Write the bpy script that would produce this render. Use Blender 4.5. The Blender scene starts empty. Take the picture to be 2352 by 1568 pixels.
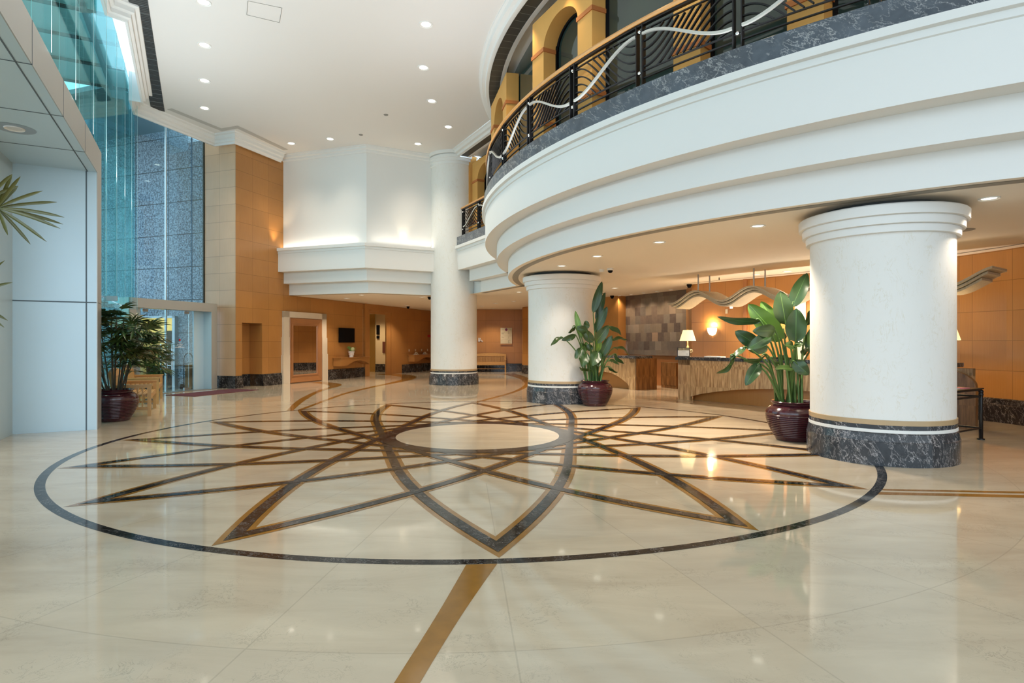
import bpy, math, random
from mathutils import Vector, Matrix
random.seed(7)
PI = math.pi
SC = bpy.context.scene
COL = SC.collection

# ------------------------------------------------------------------ helpers
CA, CB = (.335, .942), (.942, -.335)      # grid of the entry wall: going back / going right
CD, CC = (-.465, .885), (.885, .465)      # grid of the glass front: going back / going right
RC = (11.07, 15.89)                       # centre of the round balcony


def add2(p, *vs):
    x, y = p
    for (k, v) in vs:
        x += k * v[0]; y += k * v[1]
    return (x, y)


def at(u, v, Y):
    return Vector(((u - 1176) / 1363 * Y, Y, 1.5 - (v - 787) / 1363 * Y))


def ring(r, deg, z=0.0):
    t = math.radians(deg)
    return Vector((RC[0] + r * math.cos(t), RC[1] + r * math.sin(t), z))


class MB:
    """collects geometry for ONE mesh object"""
    def __init__(s):
        s.v, s.f, s.m, s.uv, s.sm = [], [], [], [], []

    def face(s, pts, mi=0, uv=None, smooth=False):
        n = len(s.v)
        s.v += [tuple(p) for p in pts]
        s.f.append(list(range(n, n + len(pts)))); s.m.append(mi); s.sm.append(smooth)
        s.uv.append(uv or [(0, 0)] * len(pts))
        return s

    def grid(s, rows, mi=0, smooth=True, closed=False, uv=None):
        n = len(s.v); k = len(rows[0])
        for r in rows: s.v += [tuple(p) for p in r]
        for i in range(len(rows) - 1):
            for j in range(k if closed else k - 1):
                j2 = (j + 1) % k
                s.f.append([n + i * k + j, n + i * k + j2, n + (i + 1) * k + j2, n + (i + 1) * k + j])
                s.m.append(mi); s.sm.append(smooth)
                s.uv.append([uv[i][j], uv[i][j2], uv[i + 1][j2], uv[i + 1][j]] if uv else [(0, 0)] * 4)
        return s

    def prism(s, poly, z0, z1, mi=0, smooth=False):
        n = len(poly)
        s.face([(p[0], p[1], z1) for p in poly], mi)
        s.face([(p[0], p[1], z0) for p in reversed(poly)], mi)
        acc = 0
        for i in range(n):
            p, q = poly[i], poly[(i + 1) % n]
            L = math.hypot(q[0] - p[0], q[1] - p[1])
            s.face([(p[0], p[1], z0), (q[0], q[1], z0), (q[0], q[1], z1), (p[0], p[1], z1)], mi,
                   [(acc, z0), (acc + L, z0), (acc + L, z1), (acc, z1)], smooth)
            acc += L
        return s

    def box(s, x0, x1, y0, y1, z0, z1, mi=0):
        return s.prism([(x0, y0), (x1, y0), (x1, y1), (x0, y1)], z0, z1, mi)

    def slab(s, p, d, L, w0, w1, z0, z1, mi=0):
        """box from p along d for L; w0..w1 measured to the right-hand normal of d"""
        n = (d[1], -d[0])
        q = [add2(p, (w0, n)), add2(p, (w1, n)), add2(p, (L, d), (w1, n)), add2(p, (L, d), (w0, n))]
        return s.prism(q, z0, z1, mi)

    def tube(s, pts, r, n=8, mi=0, cap=True):
        pts = [Vector(p) for p in pts]
        rr = r if isinstance(r, (list, tuple)) else [r] * len(pts)
        rows = []; up = Vector((0, 0, 1))
        for i, p in enumerate(pts):
            t = (pts[min(i + 1, len(pts) - 1)] - pts[max(i - 1, 0)])
            t = t.normalized() if t.length > 1e-9 else Vector((0, 0, 1))
            a = t.cross(up) if abs(t.dot(up)) < .95 else t.cross(Vector((1, 0, 0)))
            a.normalize(); b = t.cross(a)
            rows.append([p + rr[i] * (math.cos(2 * PI * k / n) * a + math.sin(2 * PI * k / n) * b) for k in range(n)])
        s.grid(rows, mi, True, True)
        if cap:
            s.face(rows[0], mi); s.face(list(reversed(rows[-1])), mi)
        return s

    def lathe(s, prof, n=48, c=(0, 0), mi=0, smooth=True, z=0, a0=0.0, a1=2 * PI):
        full = abs(a1 - a0 - 2 * PI) < 1e-6
        k = n if full else n + 1
        for (r0, z0), (r1, z1) in zip(prof, prof[1:]):
            rows = []
            uvs = []
            for (r, zz) in ((r0, z0), (r1, z1)):
                rows.append([(c[0] + r * math.cos(a0 + (a1 - a0) * j / n), c[1] + r * math.sin(a0 + (a1 - a0) * j / n), zz + z) for j in range(k)])
            s.grid(rows, mi, smooth, full)
        return s

    def ball(s, c, r, mi=0, n=12, squash=1.0):
        c = Vector(c); rows = []
        for i in range(n // 2 + 1):
            a = -PI / 2 + PI * i / (n // 2)
            rows.append([c + Vector((r * math.cos(a) * math.cos(2 * PI * k / n), r * math.cos(a) * math.sin(2 * PI * k / n), r * math.sin(a) * squash)) for k in range(n)])
        return s.grid(rows, mi, True, True)

    def sweep(s, path, prof, out, mi=0, smooth=False, closed=False):
        """profile [(offset, z)] swept along a plan polyline; out=+1/-1: offset to the right/left"""
        m = len(path); rows = [[] for _ in prof]; norms = []
        for i in range(m):
            ds = []
            if i > 0: ds.append(Vector(path[i]) - Vector(path[i - 1]))
            if i < m - 1: ds.append(Vector(path[i + 1]) - Vector(path[i]))
            ns = [Vector((d.y, -d.x)).normalized() * out for d in ds]
            if len(ns) == 1: nn = ns[0]
            else:
                nn = (ns[0] + ns[1]).normalized(); nn = nn / max(.3, nn.dot(ns[0]))
            norms.append(nn)
        acc = [0]
        for i in range(1, m): acc.append(acc[-1] + math.hypot(path[i][0] - path[i - 1][0], path[i][1] - path[i - 1][1]))
        for k in range(len(prof) - 1):
            rows = []; uvs = []
            for (o, z) in (prof[k], prof[k + 1]):
                rows.append([(path[i][0] + norms[i].x * o, path[i][1] + norms[i].y * o, z) for i in range(m)])
                uvs.append([(acc[i], z) for i in range(m)])
            s.grid(rows, mi, smooth, False, uvs)
        return s

    def ribbon(s, pts, side, w, t, mi=0):
        """flat bar: rectangle section, width w along `side` vectors, thickness t"""
        pts = [Vector(p) for p in pts]; rows = []
        for i, p in enumerate(pts):
            tg = (pts[min(i + 1, len(pts) - 1)] - pts[max(i - 1, 0)]).normalized()
            sd = side[i] if isinstance(side, list) else side
            nn = tg.cross(sd).normalized()
            rows.append([p + sd * w / 2 + nn * t / 2, p - sd * w / 2 + nn * t / 2, p - sd * w / 2 - nn * t / 2, p + sd * w / 2 - nn * t / 2])
        s.grid(rows, mi, False, True)
        s.face(rows[0], mi); s.face(list(reversed(rows[-1])), mi)
        return s

    def build(s, name, mats, parent=None, origin=None):
        if not isinstance(mats, (list, tuple)): mats = [mats]
        o = Vector((0, 0, 0))
        if parent is not None: o = Vector(parent.get('_o', (0, 0, 0)))
        elif origin is not None: o = Vector(origin)
        me = bpy.data.meshes.new(name)
        me.from_pydata([(x - o.x, y - o.y, z - o.z) for (x, y, z) in s.v], [], s.f)
        for m in mats: me.materials.append(m)
        me.polygons.foreach_set('material_index', s.m)
        me.polygons.foreach_set('use_smooth', s.sm)
        ul = me.uv_layers.new(name='UVMap')
        flat = [c for f in s.uv for p in f for c in p]
        ul.data.foreach_set('uv', flat)
        me.update()
        ob = bpy.data.objects.new(name, me); COL.objects.link(ob)
        if parent is not None:
            ob.parent = parent; ob['_o'] = tuple(o)
        else:
            ob.location = o; ob['_o'] = tuple(o)
        return ob


def tag(o, label, cat=None, group=None, kind=None):
    if label: o['label'] = label
    if cat: o['category'] = cat
    if group: o['group'] = group
    if kind: o['kind'] = kind
    return o


def empty(name, loc, label=None, cat=None, group=None, kind=None):
    o = bpy.data.objects.new(name, None); COL.objects.link(o)
    o.location = loc; o['_o'] = tuple(loc); o.empty_display_size = .1
    return tag(o, label, cat, group, kind)


def clone(o, loc=None, rz=None, label=None, parent=None):
    c = o.copy(); COL.objects.link(c)
    if parent is not None: c.parent = parent
    if loc is not None: c.location = loc
    if rz is not None: c.rotation_euler = (0, 0, rz)
    if label: c['label'] = label
    for ch in list(o.children): clone(ch, parent=c)
    return c


def crom(P, n=8):
    """smooth curve through the points"""
    P = [Vector(p) for p in P]; out = []
    for i in range(len(P) - 1):
        p0, p1, p2, p3 = P[max(i - 1, 0)], P[i], P[i + 1], P[min(i + 2, len(P) - 1)]
        for k in range(n):
            t = k / n
            out.append(.5 * ((2 * p1) + (p2 - p0) * t + (2 * p0 - 5 * p1 + 4 * p2 - p3) * t * t + (3 * p1 - p0 - 3 * p2 + p3) * t ** 3))
    out.append(P[-1])
    return out


# ------------------------------------------------------------------ materials
class NT:
    def __init__(s, name):
        s.mat = bpy.data.materials.new(name); s.mat.use_nodes = True
        s.nt = s.mat.node_tree; s.n = s.nt.nodes; s.l = s.nt.links
        s.bsdf = s.n['Principled BSDF']; s.out = s.n['Material Output']

    def node(s, t, **kw):
        x = s.n.new(t)
        for k, v in kw.items(): setattr(x, k, v)
        return x

    def link(s, a, b): s.l.new(a, b)

    def val(s, sock, v):
        if hasattr(v, 'is_output'): s.l.new(v, sock)
        else: sock.default_value = v

    def math(s, op, a, b=None, c=None):
        x = s.node('ShaderNodeMath', operation=op)
        s.val(x.inputs[0], a)
        if b is not None: s.val(x.inputs[1], b)
        if c is not None: s.val(x.inputs[2], c)
        return x.outputs[0]

    def mix(s, f, a, b, mode='MIX'):
        x = s.node('ShaderNodeMix', data_type='RGBA', blend_type=mode)
        s.val(x.inputs[0], f)
        s.val(x.inputs[6], a if hasattr(a, 'is_output') else (*a, 1)); s.val(x.inputs[7], b if hasattr(b, 'is_output') else (*b, 1))
        return x.outputs[2]

    def coord(s, kind='Object', scale=(1, 1, 1), rot=(0, 0, 0)):
        tc = s.node('ShaderNodeTexCoord'); mp = s.node('ShaderNodeMapping')
        s.link(tc.outputs[kind], mp.inputs[0]); mp.inputs['Scale'].default_value = scale; mp.inputs['Rotation'].default_value = rot
        return mp.outputs[0]

    def noise(s, vec, scale, detail=4, rough=.5, dist=0.0):
        x = s.node('ShaderNodeTexNoise')
        s.link(vec, x.inputs['Vector']); x.inputs['Scale'].default_value = scale; x.inputs['Detail'].default_value = detail
        x.inputs['Roughness'].default_value = rough; x.inputs['Distortion'].default_value = dist
        return x.outputs['Fac']

    def rmap(s, v, a, b, c=0.0, d=1.0):
        x = s.node('ShaderNodeMapRange'); s.val(x.inputs[0], v)
        for i, k in enumerate((a, b, c, d)): x.inputs[i + 1].default_value = k
        return x.outputs[0]

    def set(s, color=None, rough=None, metal=None, spec=None):
        b = s.bsdf.inputs
        if color is not None: s.val(b['Base Color'], color if hasattr(color, 'is_output') else (*color, 1))
        if rough is not None: s.val(b['Roughness'], rough)
        if metal is not None: s.val(b['Metallic'], metal)
        if spec is not None: s.val(b['Specular IOR Level'], spec)
        return s.mat

    def bump(s, h, dist=.01, strength=.5):
        x = s.node('ShaderNodeBump'); s.link(h, x.inputs['Height']); x.inputs['Distance'].default_value = dist; x.inputs['Strength'].default_value = strength
        s.link(x.outputs[0], s.bsdf.inputs['Normal'])


def plain(name, c, rough=.6, metal=0.0, spec=None, var=.04, vs=3.0):
    m = NT(name); v = m.coord()
    n = m.noise(v, vs, 4)
    col = m.mix(n, tuple(x * (1 - var) for x in c), tuple(min(1, x * (1 + var)) for x in c))
    return m.set(col, rough, metal, spec)


def emit(name, c, st):
    m = NT(name); e = m.node('ShaderNodeEmission'); e.inputs[0].default_value = (*c, 1); e.inputs[1].default_value = st
    m.link(e.outputs[0], m.out.inputs[0]); return m.mat


def marble_dark(name, scale=1.0, base=(.022, .023, .026), vein=(.55, .52, .5), rot=(.3, .5, .6), warm=.35, rough=.12, ior=1.36):
    m = NT(name); v = m.coord('Object', (scale, scale, scale), rot)
    st = m.node('ShaderNodeMapping'); m.link(v, st.inputs[0]); st.inputs['Scale'].default_value = (3.2, 3.2, 1.3)
    n1 = m.noise(st.outputs[0], 1.6, 8, .66, .35); n2 = m.noise(st.outputs[0], 3.6, 7, .64, .25); nm = m.noise(v, 2.2, 3)
    l1 = m.rmap(m.math('ABSOLUTE', m.math('SUBTRACT', n1, .5)), 0, .013, 1, 0)
    l2 = m.rmap(m.math('ABSOLUTE', m.math('SUBTRACT', n2, .47)), 0, .010, .8, 0)
    mk = m.rmap(nm, .47, .64, 0, 1)
    ln = m.math('MAXIMUM', m.math('MULTIPLY', l1, m.rmap(nm, .35, .6, .25, 1)), m.math('MULTIPLY', l2, mk))
    b = m.mix(m.noise(v, 5, 5), tuple(x * .55 for x in base), tuple(x * 1.9 for x in base))
    b = m.mix(m.math('MULTIPLY', m.rmap(m.noise(v, 1.1, 2), .5, .7), warm), b, (.06, .045, .036))
    m.bsdf.inputs['IOR'].default_value = ior
    return m.set(m.mix(ln, b, vein), rough)


def wood(name, c0, c1, joint=True, rows=.565, z0=.41, cols=.75, rough=.32, grain=55, c_off=0.0, var=.07, con=0.0):
    """veneer on walls with UV in metres (along, height)"""
    m = NT(name); uv = m.coord('UV'); sp = m.node('ShaderNodeSeparateXYZ'); m.link(uv, sp.inputs[0])
    x, z = sp.outputs[0], sp.outputs[1]
    fx = m.math('DIVIDE', m.math('ADD', x, c_off), cols); fz = m.math('DIVIDE', m.math('SUBTRACT', z, z0), rows)
    ix, iz = m.math('FLOOR', fx), m.math('FLOOR', fz)
    cv = m.node('ShaderNodeCombineXYZ'); m.val(cv.inputs[0], ix); m.val(cv.inputs[1], iz)
    wn = m.node('ShaderNodeTexWhiteNoise', noise_dimensions='2D'); m.link(cv.outputs[0], wn.inputs[0])
    gv = m.node('ShaderNodeCombineXYZ'); m.val(gv.inputs[0], m.math('MULTIPLY', x, grain)); m.val(gv.inputs[1], m.math('ADD', m.math('MULTIPLY', z, 1.6), m.math('MULTIPLY', wn.outputs[0], 9)))
    g = m.noise(gv.outputs[0], 1.0, 4, .6); big = m.noise(uv, 1.3, 2)
    if con: g = m.rmap(g, .5 - con, .5 + con)
    col = m.mix(g, c0, c1)
    col = m.mix(m.math('MULTIPLY', m.rmap(big, .3, .7), .25), col, tuple(k * .7 for k in c0))
    br = m.rmap(wn.outputs[0], 0, 1, 1 - var, 1 + var * .55)
    hv = m.node('ShaderNodeHueSaturation'); m.val(hv.inputs['Value'], br); m.link(col, hv.inputs['Color']); col = hv.outputs[0]
    if joint:
        def ln(f, w):
            fr = m.math('FRACT', f); d = m.math('MINIMUM', fr, m.math('SUBTRACT', 1.0, fr))
            return m.math('LESS_THAN', d, w)
        j = m.math('MAXIMUM', ln(fx, .005 / cols), ln(fz, .006 / rows))
        col = m.mix(m.math('MULTIPLY', j, .5), col, tuple(k * .25 for k in c0))
    return m.set(col, rough)


def glass(name, tint, refl=.10, rough=.0):
    m = NT(name); t = m.node('ShaderNodeBsdfTransparent'); t.inputs[0].default_value = (*tint, 1)
    g = m.node('ShaderNodeBsdfGlossy'); g.inputs['Roughness'].default_value = rough; g.inputs[0].default_value = (.9, 1, 1, 1)
    fr = m.node('ShaderNodeFresnel'); fr.inputs[0].default_value = 1.5
    f = m.math('MINIMUM', m.math('ADD', m.math('MULTIPLY', fr.outputs[0], .35), refl * .1), .35)
    mx = m.node('ShaderNodeMixShader'); m.link(f, mx.inputs[0]); m.link(t.outputs[0], mx.inputs[1]); m.link(g.outputs[0], mx.inputs[2])
    m.link(mx.outputs[0], m.out.inputs[0]); return m.mat


def floor_mat():
    m = NT('cream_marble_floor'); v = m.coord()
    sp = m.node('ShaderNodeSeparateXYZ'); m.link(v, sp.inputs[0])
    x = m.math('ADD', sp.outputs[0], .5516); y = m.math('SUBTRACT', sp.outputs[1], 9.6166)
    r = m.math('SQRT', m.math('ADD', m.math('MULTIPLY', x, x), m.math('MULTIPLY', y, y)))
    an = m.math('DIVIDE', m.math('ADD', m.math('ARCTAN2', y, x), math.radians(85.17) + 2 * PI), math.radians(11.25))
    fr = m.math('FRACT', an); da = m.math('MULTIPLY', m.math('MINIMUM', fr, m.math('SUBTRACT', 1.0, fr)), m.math('MULTIPLY', r, .196))
    la = m.math('MULTIPLY', m.math('LESS_THAN', da, .0045), m.math('GREATER_THAN', r, 3.3))
    rr = m.math('DIVIDE', m.math('SUBTRACT', r, 6.75), 1.6); fq = m.math('FRACT', rr)
    lr = m.math('MULTIPLY', m.math('LESS_THAN', m.math('MINIMUM', fq, m.math('SUBTRACT', 1.0, fq)), .0026), m.math('GREATER_THAN', r, 6.0))
    ln = m.math('MAXIMUM', la, lr)
    cv = m.node('ShaderNodeCombineXYZ'); m.val(cv.inputs[0], m.math('FLOOR', an)); m.val(cv.inputs[1], m.math('FLOOR', rr))
    wn = m.node('ShaderNodeTexWhiteNoise', noise_dimensions='2D'); m.link(cv.outputs[0], wn.inputs[0])
    st = m.node('ShaderNodeMapping'); m.link(v, st.inputs[0]); st.inputs['Scale'].default_value = (.7, 2.6, 1); st.inputs['Rotation'].default_value = (0, 0, .25)
    c = m.mix(m.rmap(m.noise(st.outputs[0], 1.2, 6, .6, .6), .3, .72), (.64, .53, .375), (.50, .40, .275))
    c = m.mix(m.math('MULTIPLY', wn.outputs[0], .22), c, (.47, .42, .34))
    # thin grey scribble veins of the stone outside the medallion
    vn = m.noise(v, 7.5, 8, .70, 1.2)
    sc = m.math('MULTIPLY', m.rmap(m.math('ABSOLUTE', m.math('SUBTRACT', vn, .5)), 0, .010, .6, 0), m.rmap(m.noise(v, 2.4, 3), .48, .64))
    sc = m.math('MULTIPLY', sc, m.math('GREATER_THAN', r, 5.6))
    c = m.mix(sc, c, (.13, .12, .09))
    c = m.mix(m.math('MULTIPLY', ln, .24), c, (.22, .19, .14))
    m.bsdf.inputs['IOR'].default_value = 1.36
    return m.set(c, m.rmap(m.noise(v, 3.0, 3), .3, .7, .035, .075), 0, .5)


M = {}
M['floor'] = floor_mat()
M['gold_stone'] = plain('ochre_marble', (.29, .132, .022), .10, var=.25, vs=9)
M['dark_inlay'] = marble_dark('dark_inlay_marble', 2.2, (.011, .0095, .009), (.26, .24, .22), warm=.2, rough=.07, ior=1.22)
M['plinth'] = marble_dark('black_veined_marble', 1.6, (.020, .018, .018), (.46, .42, .38))
M['col_base'] = marble_dark('grey_veined_marble', 1.9, (.036, .040, .046), (.62, .58, .58), rot=(.25, .35, .9))
M['band_marble'] = marble_dark('blue_grey_marble', 1.1, (.085, .10, .12), (.55, .55, .55), rot=(.9, .4, .5), warm=.25, rough=.18)
M['white'] = plain('white_paint', (.80, .80, .78), .55, var=.012, vs=.8)
M['ceil'] = plain('ceiling_paint', (.80, .785, .76), .7, var=.01, vs=.6)
M['ceil_low'] = plain('lower_ceiling_paint', (.82, .76, .67), .7, var=.01, vs=.6)
M['wood'] = wood('honey_veneer_panels', (.41, .178, .044), (.51, .243, .072))
M['wood_sheen'] = wood('sheen_veneer_panels', (.62, .37, .20), (.71, .455, .265), cols=.66, c_off=.0)  # same veneer, paled to paint in the bluish sheen on the pier face
M['wood_plain'] = wood('plain_veneer', (.40, .172, .044), (.49, .235, .070), joint=False, var=.02)
M['frame_wood'] = wood('mirror_frame_veneer', (.36, .145, .05), (.43, .19, .07), joint=False, var=.02)
M['zebrano'] = wood('striped_zebrano', (.33, .17, .065), (.80, .56, .30), joint=False, grain=22, var=.03, con=.16)
M['zebrano_dark'] = wood('dark_zebrano', (.10, .040, .012), (.30, .145, .052), joint=False, grain=20, var=.03, con=.16)
M['bench_wood'] = plain('golden_bench_wood', (.52, .29, .095), .38, var=.16, vs=14)
M['yellow'] = plain('ochre_plaster', (.74, .385, .10), .75, var=.05, vs=5)
M['orange'] = plain('terracotta_band', (.55, .18, .045), .7)
M['iron'] = plain('black_iron', (.012, .012, .013), .38, .3)
M['silver'] = plain('brushed_silver', (.62, .62, .58), .32, .7)
M['chrome'] = plain('chrome', (.8, .8, .8), .1, 1.0)
M['steel'] = plain('brushed_steel', (.42, .42, .41), .3, .9)
M['panel'] = plain('aluminium_panel', (.60, .76, .84), .38, .25, var=.03, vs=1.5)
M['panel_warm'] = plain('satin_frame_and_warmlit_face', (.50, .49, .455), .34, .55, var=.03, vs=1.5)
M['joint'] = plain('shadow_joint', (.10, .14, .17), .6)
M['granite'] = None
M['black'] = plain('black_plastic', (.004, .004, .005), .5, 0, .08)
M['dark_glass'] = plain('dark_tinted_glass', (.026, .046, .041), .04, 0, .8)
M['rail_wood'] = plain('handrail_wood', (.56, .27, .075), .28, var=.12, vs=12)
M['pot'] = plain('oxblood_glaze', (.050, .010, .015), .14, 0, .7, var=.3, vs=5)
M['soil'] = plain('soil', (.03, .02, .012), .9, var=.4, vs=30)
M['leaf'] = None
M['stem'] = plain('leaf_stem', (.075, .15, .035), .45, var=.3, vs=6)
M['cane'] = plain('palm_cane', (.055, .045, .028), .7, var=.4, vs=12)
M['rug'] = plain('maroon_mat', (.10, .022, .030), .95, var=.2, vs=60)
M['stone_trim'] = plain('cream_limestone', (.70, .60, .46), .35, var=.05, vs=4)
M['grille'] = plain('grille_and_gap_shade', (.055, .058, .055), .5, var=.2)
M['slot'] = plain('grey_slot', (.28, .27, .24), .6)
M['canopy'] = plain('textured_canopy', (.50, .43, .31), .7, var=.3, vs=40)
M['shade'] = None
M['cream_plate'] = plain('cream_plastic', (.72, .64, .5), .5)
M['ceramic'] = plain('white_ceramic', (.82, .78, .74), .3)
M['brass'] = plain('brass_strip', (.60, .40, .13), .25, .8)
M['beige'] = plain('beige_wall', (.66, .52, .32), .6)
M['brown'] = plain('brown_plate', (.12, .035, .02), .5)
M['red'] = plain('red_emblem', (.5, .02, .03), .5)
M['purple'] = plain('plum_emblem', (.20, .03, .10), .5)
M['text_white'] = plain('white_lettering', (.85, .85, .85), .5)
M['text_dark'] = plain('dark_lettering', (.10, .09, .08), .6)
M['paper'] = plain('paper', (.8, .82, .80), .6)
M['pink'] = plain('pink_paper', (.75, .25, .3), .6)
M['lamp_w'] = emit('warm_lamp', (1, .90, .72), 1.9)
M['lamp_h'] = emit('high_lamp', (1, .90, .74), 2.6)
M['lamp_off'] = plain('frosted_lens', (.7, .72, .72), .4)
M['yellow_room'] = plain('pale_yellow_wall', (.78, .62, .30), .7)
M['card'] = plain('cardboard', (.22, .12, .05), .8)
M['glass_a'] = glass('teal_glass', (.56, .86, .87))
M['glass_b'] = glass('blue_glass', (.80, .94, 1.0))
M['glass_clear'] = glass('clear_glass', (.90, .96, .97))
M['edge'] = plain('glass_edge_gleam', (.50, .74, .74), .3)  # gleam of the fin edges painted as a light diffuse colour


def mk_special():
    m = NT('speckled_granite'); uv = m.coord('UV'); v = m.coord('Object')
    n = m.noise(v, 20, 3, .8)
    c = m.mix(m.rmap(n, .43, .58), (.085, .10, .125), (.44, .50, .56))
    sp = m.node('ShaderNodeSeparateXYZ'); m.link(uv, sp.inputs[0])
    def ln(f, w):
        fr = m.math('FRACT', f); return m.math('LESS_THAN', m.math('MINIMUM', fr, m.math('SUBTRACT', 1.0, fr)), w)
    j = m.math('MAXIMUM', ln(m.math('DIVIDE', m.math('ADD', sp.outputs[0], .35), 1.55), .010), ln(m.math('DIVIDE', m.math('SUBTRACT', sp.outputs[1], .72), 1.12), .013))
    M['granite'] = m.set(m.mix(j, c, (.02, .025, .03)), .5)
    # column plaster with faint straw strokes
    m = NT('straw_plaster'); v = m.coord('Object', (2.2, 2.2, 1.0))
    w = m.noise(v, 3.0, 5, .6, 2.2)
    k = m.rmap(m.math('ABSOLUTE', m.math('SUBTRACT', w, .5)), 0, .022, 1, 0)
    k = m.math('MULTIPLY', k, m.rmap(m.noise(v, 4, 2), .42, .6, 0, .55))
    M['plaster'] = m.set(m.mix(k, (.80, .79, .755), (.66, .60, .47)), .6)
    # slate tiles
    m = NT('slate_tiles'); uv = m.coord('UV'); v = m.coord('Object'); sp = m.node('ShaderNodeSeparateXYZ'); m.link(uv, sp.inputs[0])
    fz = m.math('DIVIDE', sp.outputs[1], .31); iz = m.math('FLOOR', fz)
    off = m.node('ShaderNodeTexWhiteNoise', noise_dimensions='1D'); m.link(iz, off.inputs['W'])
    fx = m.math('ADD', m.math('DIVIDE', sp.outputs[0], .31), off.outputs[0])
    cv = m.node('ShaderNodeCombineXYZ'); m.val(cv.inputs[0], m.math('FLOOR', fx)); m.val(cv.inputs[1], iz)
    wn = m.node('ShaderNodeTexWhiteNoise', noise_dimensions='2D'); m.link(cv.outputs[0], wn.inputs[0])
    cr = m.node('ShaderNodeValToRGB'); m.link(wn.outputs[0], cr.inputs[0])
    e = cr.color_ramp.elements; e[0].color = (.05, .034, .036, 1); e[1].color = (.36, .23, .15, 1)
    for p, c in ((.25, (.115, .08, .07, 1)), (.5, (.20, .155, .115, 1)), (.72, (.10, .088, .085, 1)), (.93, (.26, .22, .18, 1))):
        q = e.new(p); q.color = c
    c = m.mix(.35, cr.outputs[0], m.mix(m.noise(v, 9, 5), (.05, .035, .03), (.24, .18, .13)))
    M['slate'] = m.set(c, .55)
    # foliage
    for nm, a, b in (('leaf', (.018, .056, .016), (.046, .102, .030)), ('leaf_pale', (.10, .21, .030), (.17, .30, .05)), ('leaf_palm', (.018, .050, .012), (.075, .125, .028)), ('leaf_olive', (.05, .065, .013), (.13, .12, .026))):
        m = NT(nm + '_green'); uv = m.coord('UV'); v = m.coord('Object')
        sp = m.node('ShaderNodeSeparateXYZ'); m.link(uv, sp.inputs[0])
        rib = m.math('ABSOLUTE', m.math('SINE', m.math('MULTIPLY', m.math('SUBTRACT', sp.outputs[1], m.math('MULTIPLY', m.math('ABSOLUTE', sp.outputs[0]), .5)), 90)))
        c = m.mix(m.noise(v, 3.5, 3), a, b)
        c = m.mix(m.math('MULTIPLY', rib, .30), c, tuple(k * .7 for k in a))
        mid = m.math('LESS_THAN', m.math('ABSOLUTE', sp.outputs[0]), .028)
        c = m.mix(m.math('MULTIPLY', mid, .7), c, tuple(min(1, k * 2.6) for k in b))
        M[nm] = m.set(c, .30, 0, .55)
    # lit lamp shade
    m = NT('lit_lampshade'); m.set((.85, .72, .45), .8)
    m.bsdf.inputs['Emission Color'].default_value = (1, .76, .36, 1); m.bsdf.inputs['Emission Strength'].default_value = .75
    M['shade'] = m.mat
    m = NT('sconce_glass'); m.set((.9, .8, .6), .4)
    m.bsdf.inputs['Emission Color'].default_value = (1, .86, .6, 1); m.bsdf.inputs['Emission Strength'].default_value = 2.2
    M['sconce'] = m.mat


mk_special()
ZC, ZL = 8.30, 3.25          # high ceiling, lower ceiling

# ------------------------------------------------------------------ camera, world, view
cam = bpy.data.cameras.new('camera'); co = bpy.data.objects.new('camera', cam); COL.objects.link(co)
co.location = (0, 0, 1.5); co.rotation_euler = (PI / 2, 0, 0)
cam.sensor_width = 36; cam.lens = 1363 / 2352 * 36; cam.shift_y = 3 / 2352; cam.clip_end = 200
SC.camera = co
w = bpy.data.worlds.new('sky'); SC.world = w; w.use_nodes = True
w.node_tree.nodes['Background'].inputs[0].default_value = (.72, .875, 1.0, 1)
w.node_tree.nodes['Background'].inputs[1].default_value = 1.55
SC.view_settings.view_transform = 'Standard'; SC.view_settings.look = 'None'
SC.view_settings.gamma = 1; SC.view_settings.use_curve_mapping = False
SC.view_settings.exposure = .72
SC.cycles.use_denoising = True
SC.cycles.max_bounces = 8; SC.cycles.diffuse_bounces = 4; SC.cycles.glossy_bounces = 4; SC.cycles.transmission_bounces = 6; SC.cycles.transparent_max_bounces = 16
SC.cycles.sample_clamp_indirect = 4.0
SC.cycles.caustics_reflective = False; SC.cycles.caustics_refractive = False


def spot(loc, power, angle=120, blend=.6, col=(1, .78, .5), target=None, size=.08):
    l = bpy.data.lights.new('lamp', 'SPOT'); l.energy = power; l.spot_size = math.radians(angle); l.spot_blend = blend; l.color = col; l.shadow_soft_size = size
    o = bpy.data.objects.new('lamp_or_fill_light', l); COL.objects.link(o); o.location = loc
    if target is not None: o.rotation_euler = (Vector(target) - Vector(loc)).to_track_quat('-Z', 'Y').to_euler()
    return o


def area(loc, dirn, sx, sy, power, col, yaw):
    l = bpy.data.lights.new('lamp', 'AREA'); l.shape = 'RECTANGLE'; l.size = sx; l.size_y = sy; l.energy = power; l.color = col
    o = bpy.data.objects.new('lamp_or_fill_light', l); COL.objects.link(o); o.location = loc
    z = -Vector(dirn).normalized(); x = Vector((math.cos(yaw), math.sin(yaw), 0)); x = (x - z * x.dot(z)).normalized(); y = z.cross(x)
    o.rotation_euler = Matrix(((x.x, y.x, z.x), (x.y, y.y, z.y), (x.z, y.z, z.z))).to_euler()
    return o


def point(loc, power, col=(1, .78, .5), size=.1):
    l = bpy.data.lights.new('lamp', 'POINT'); l.energy = power; l.color = col; l.shadow_soft_size = size
    o = bpy.data.objects.new('lamp_or_fill_light', l); COL.objects.link(o); o.location = loc
    return o

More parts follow.
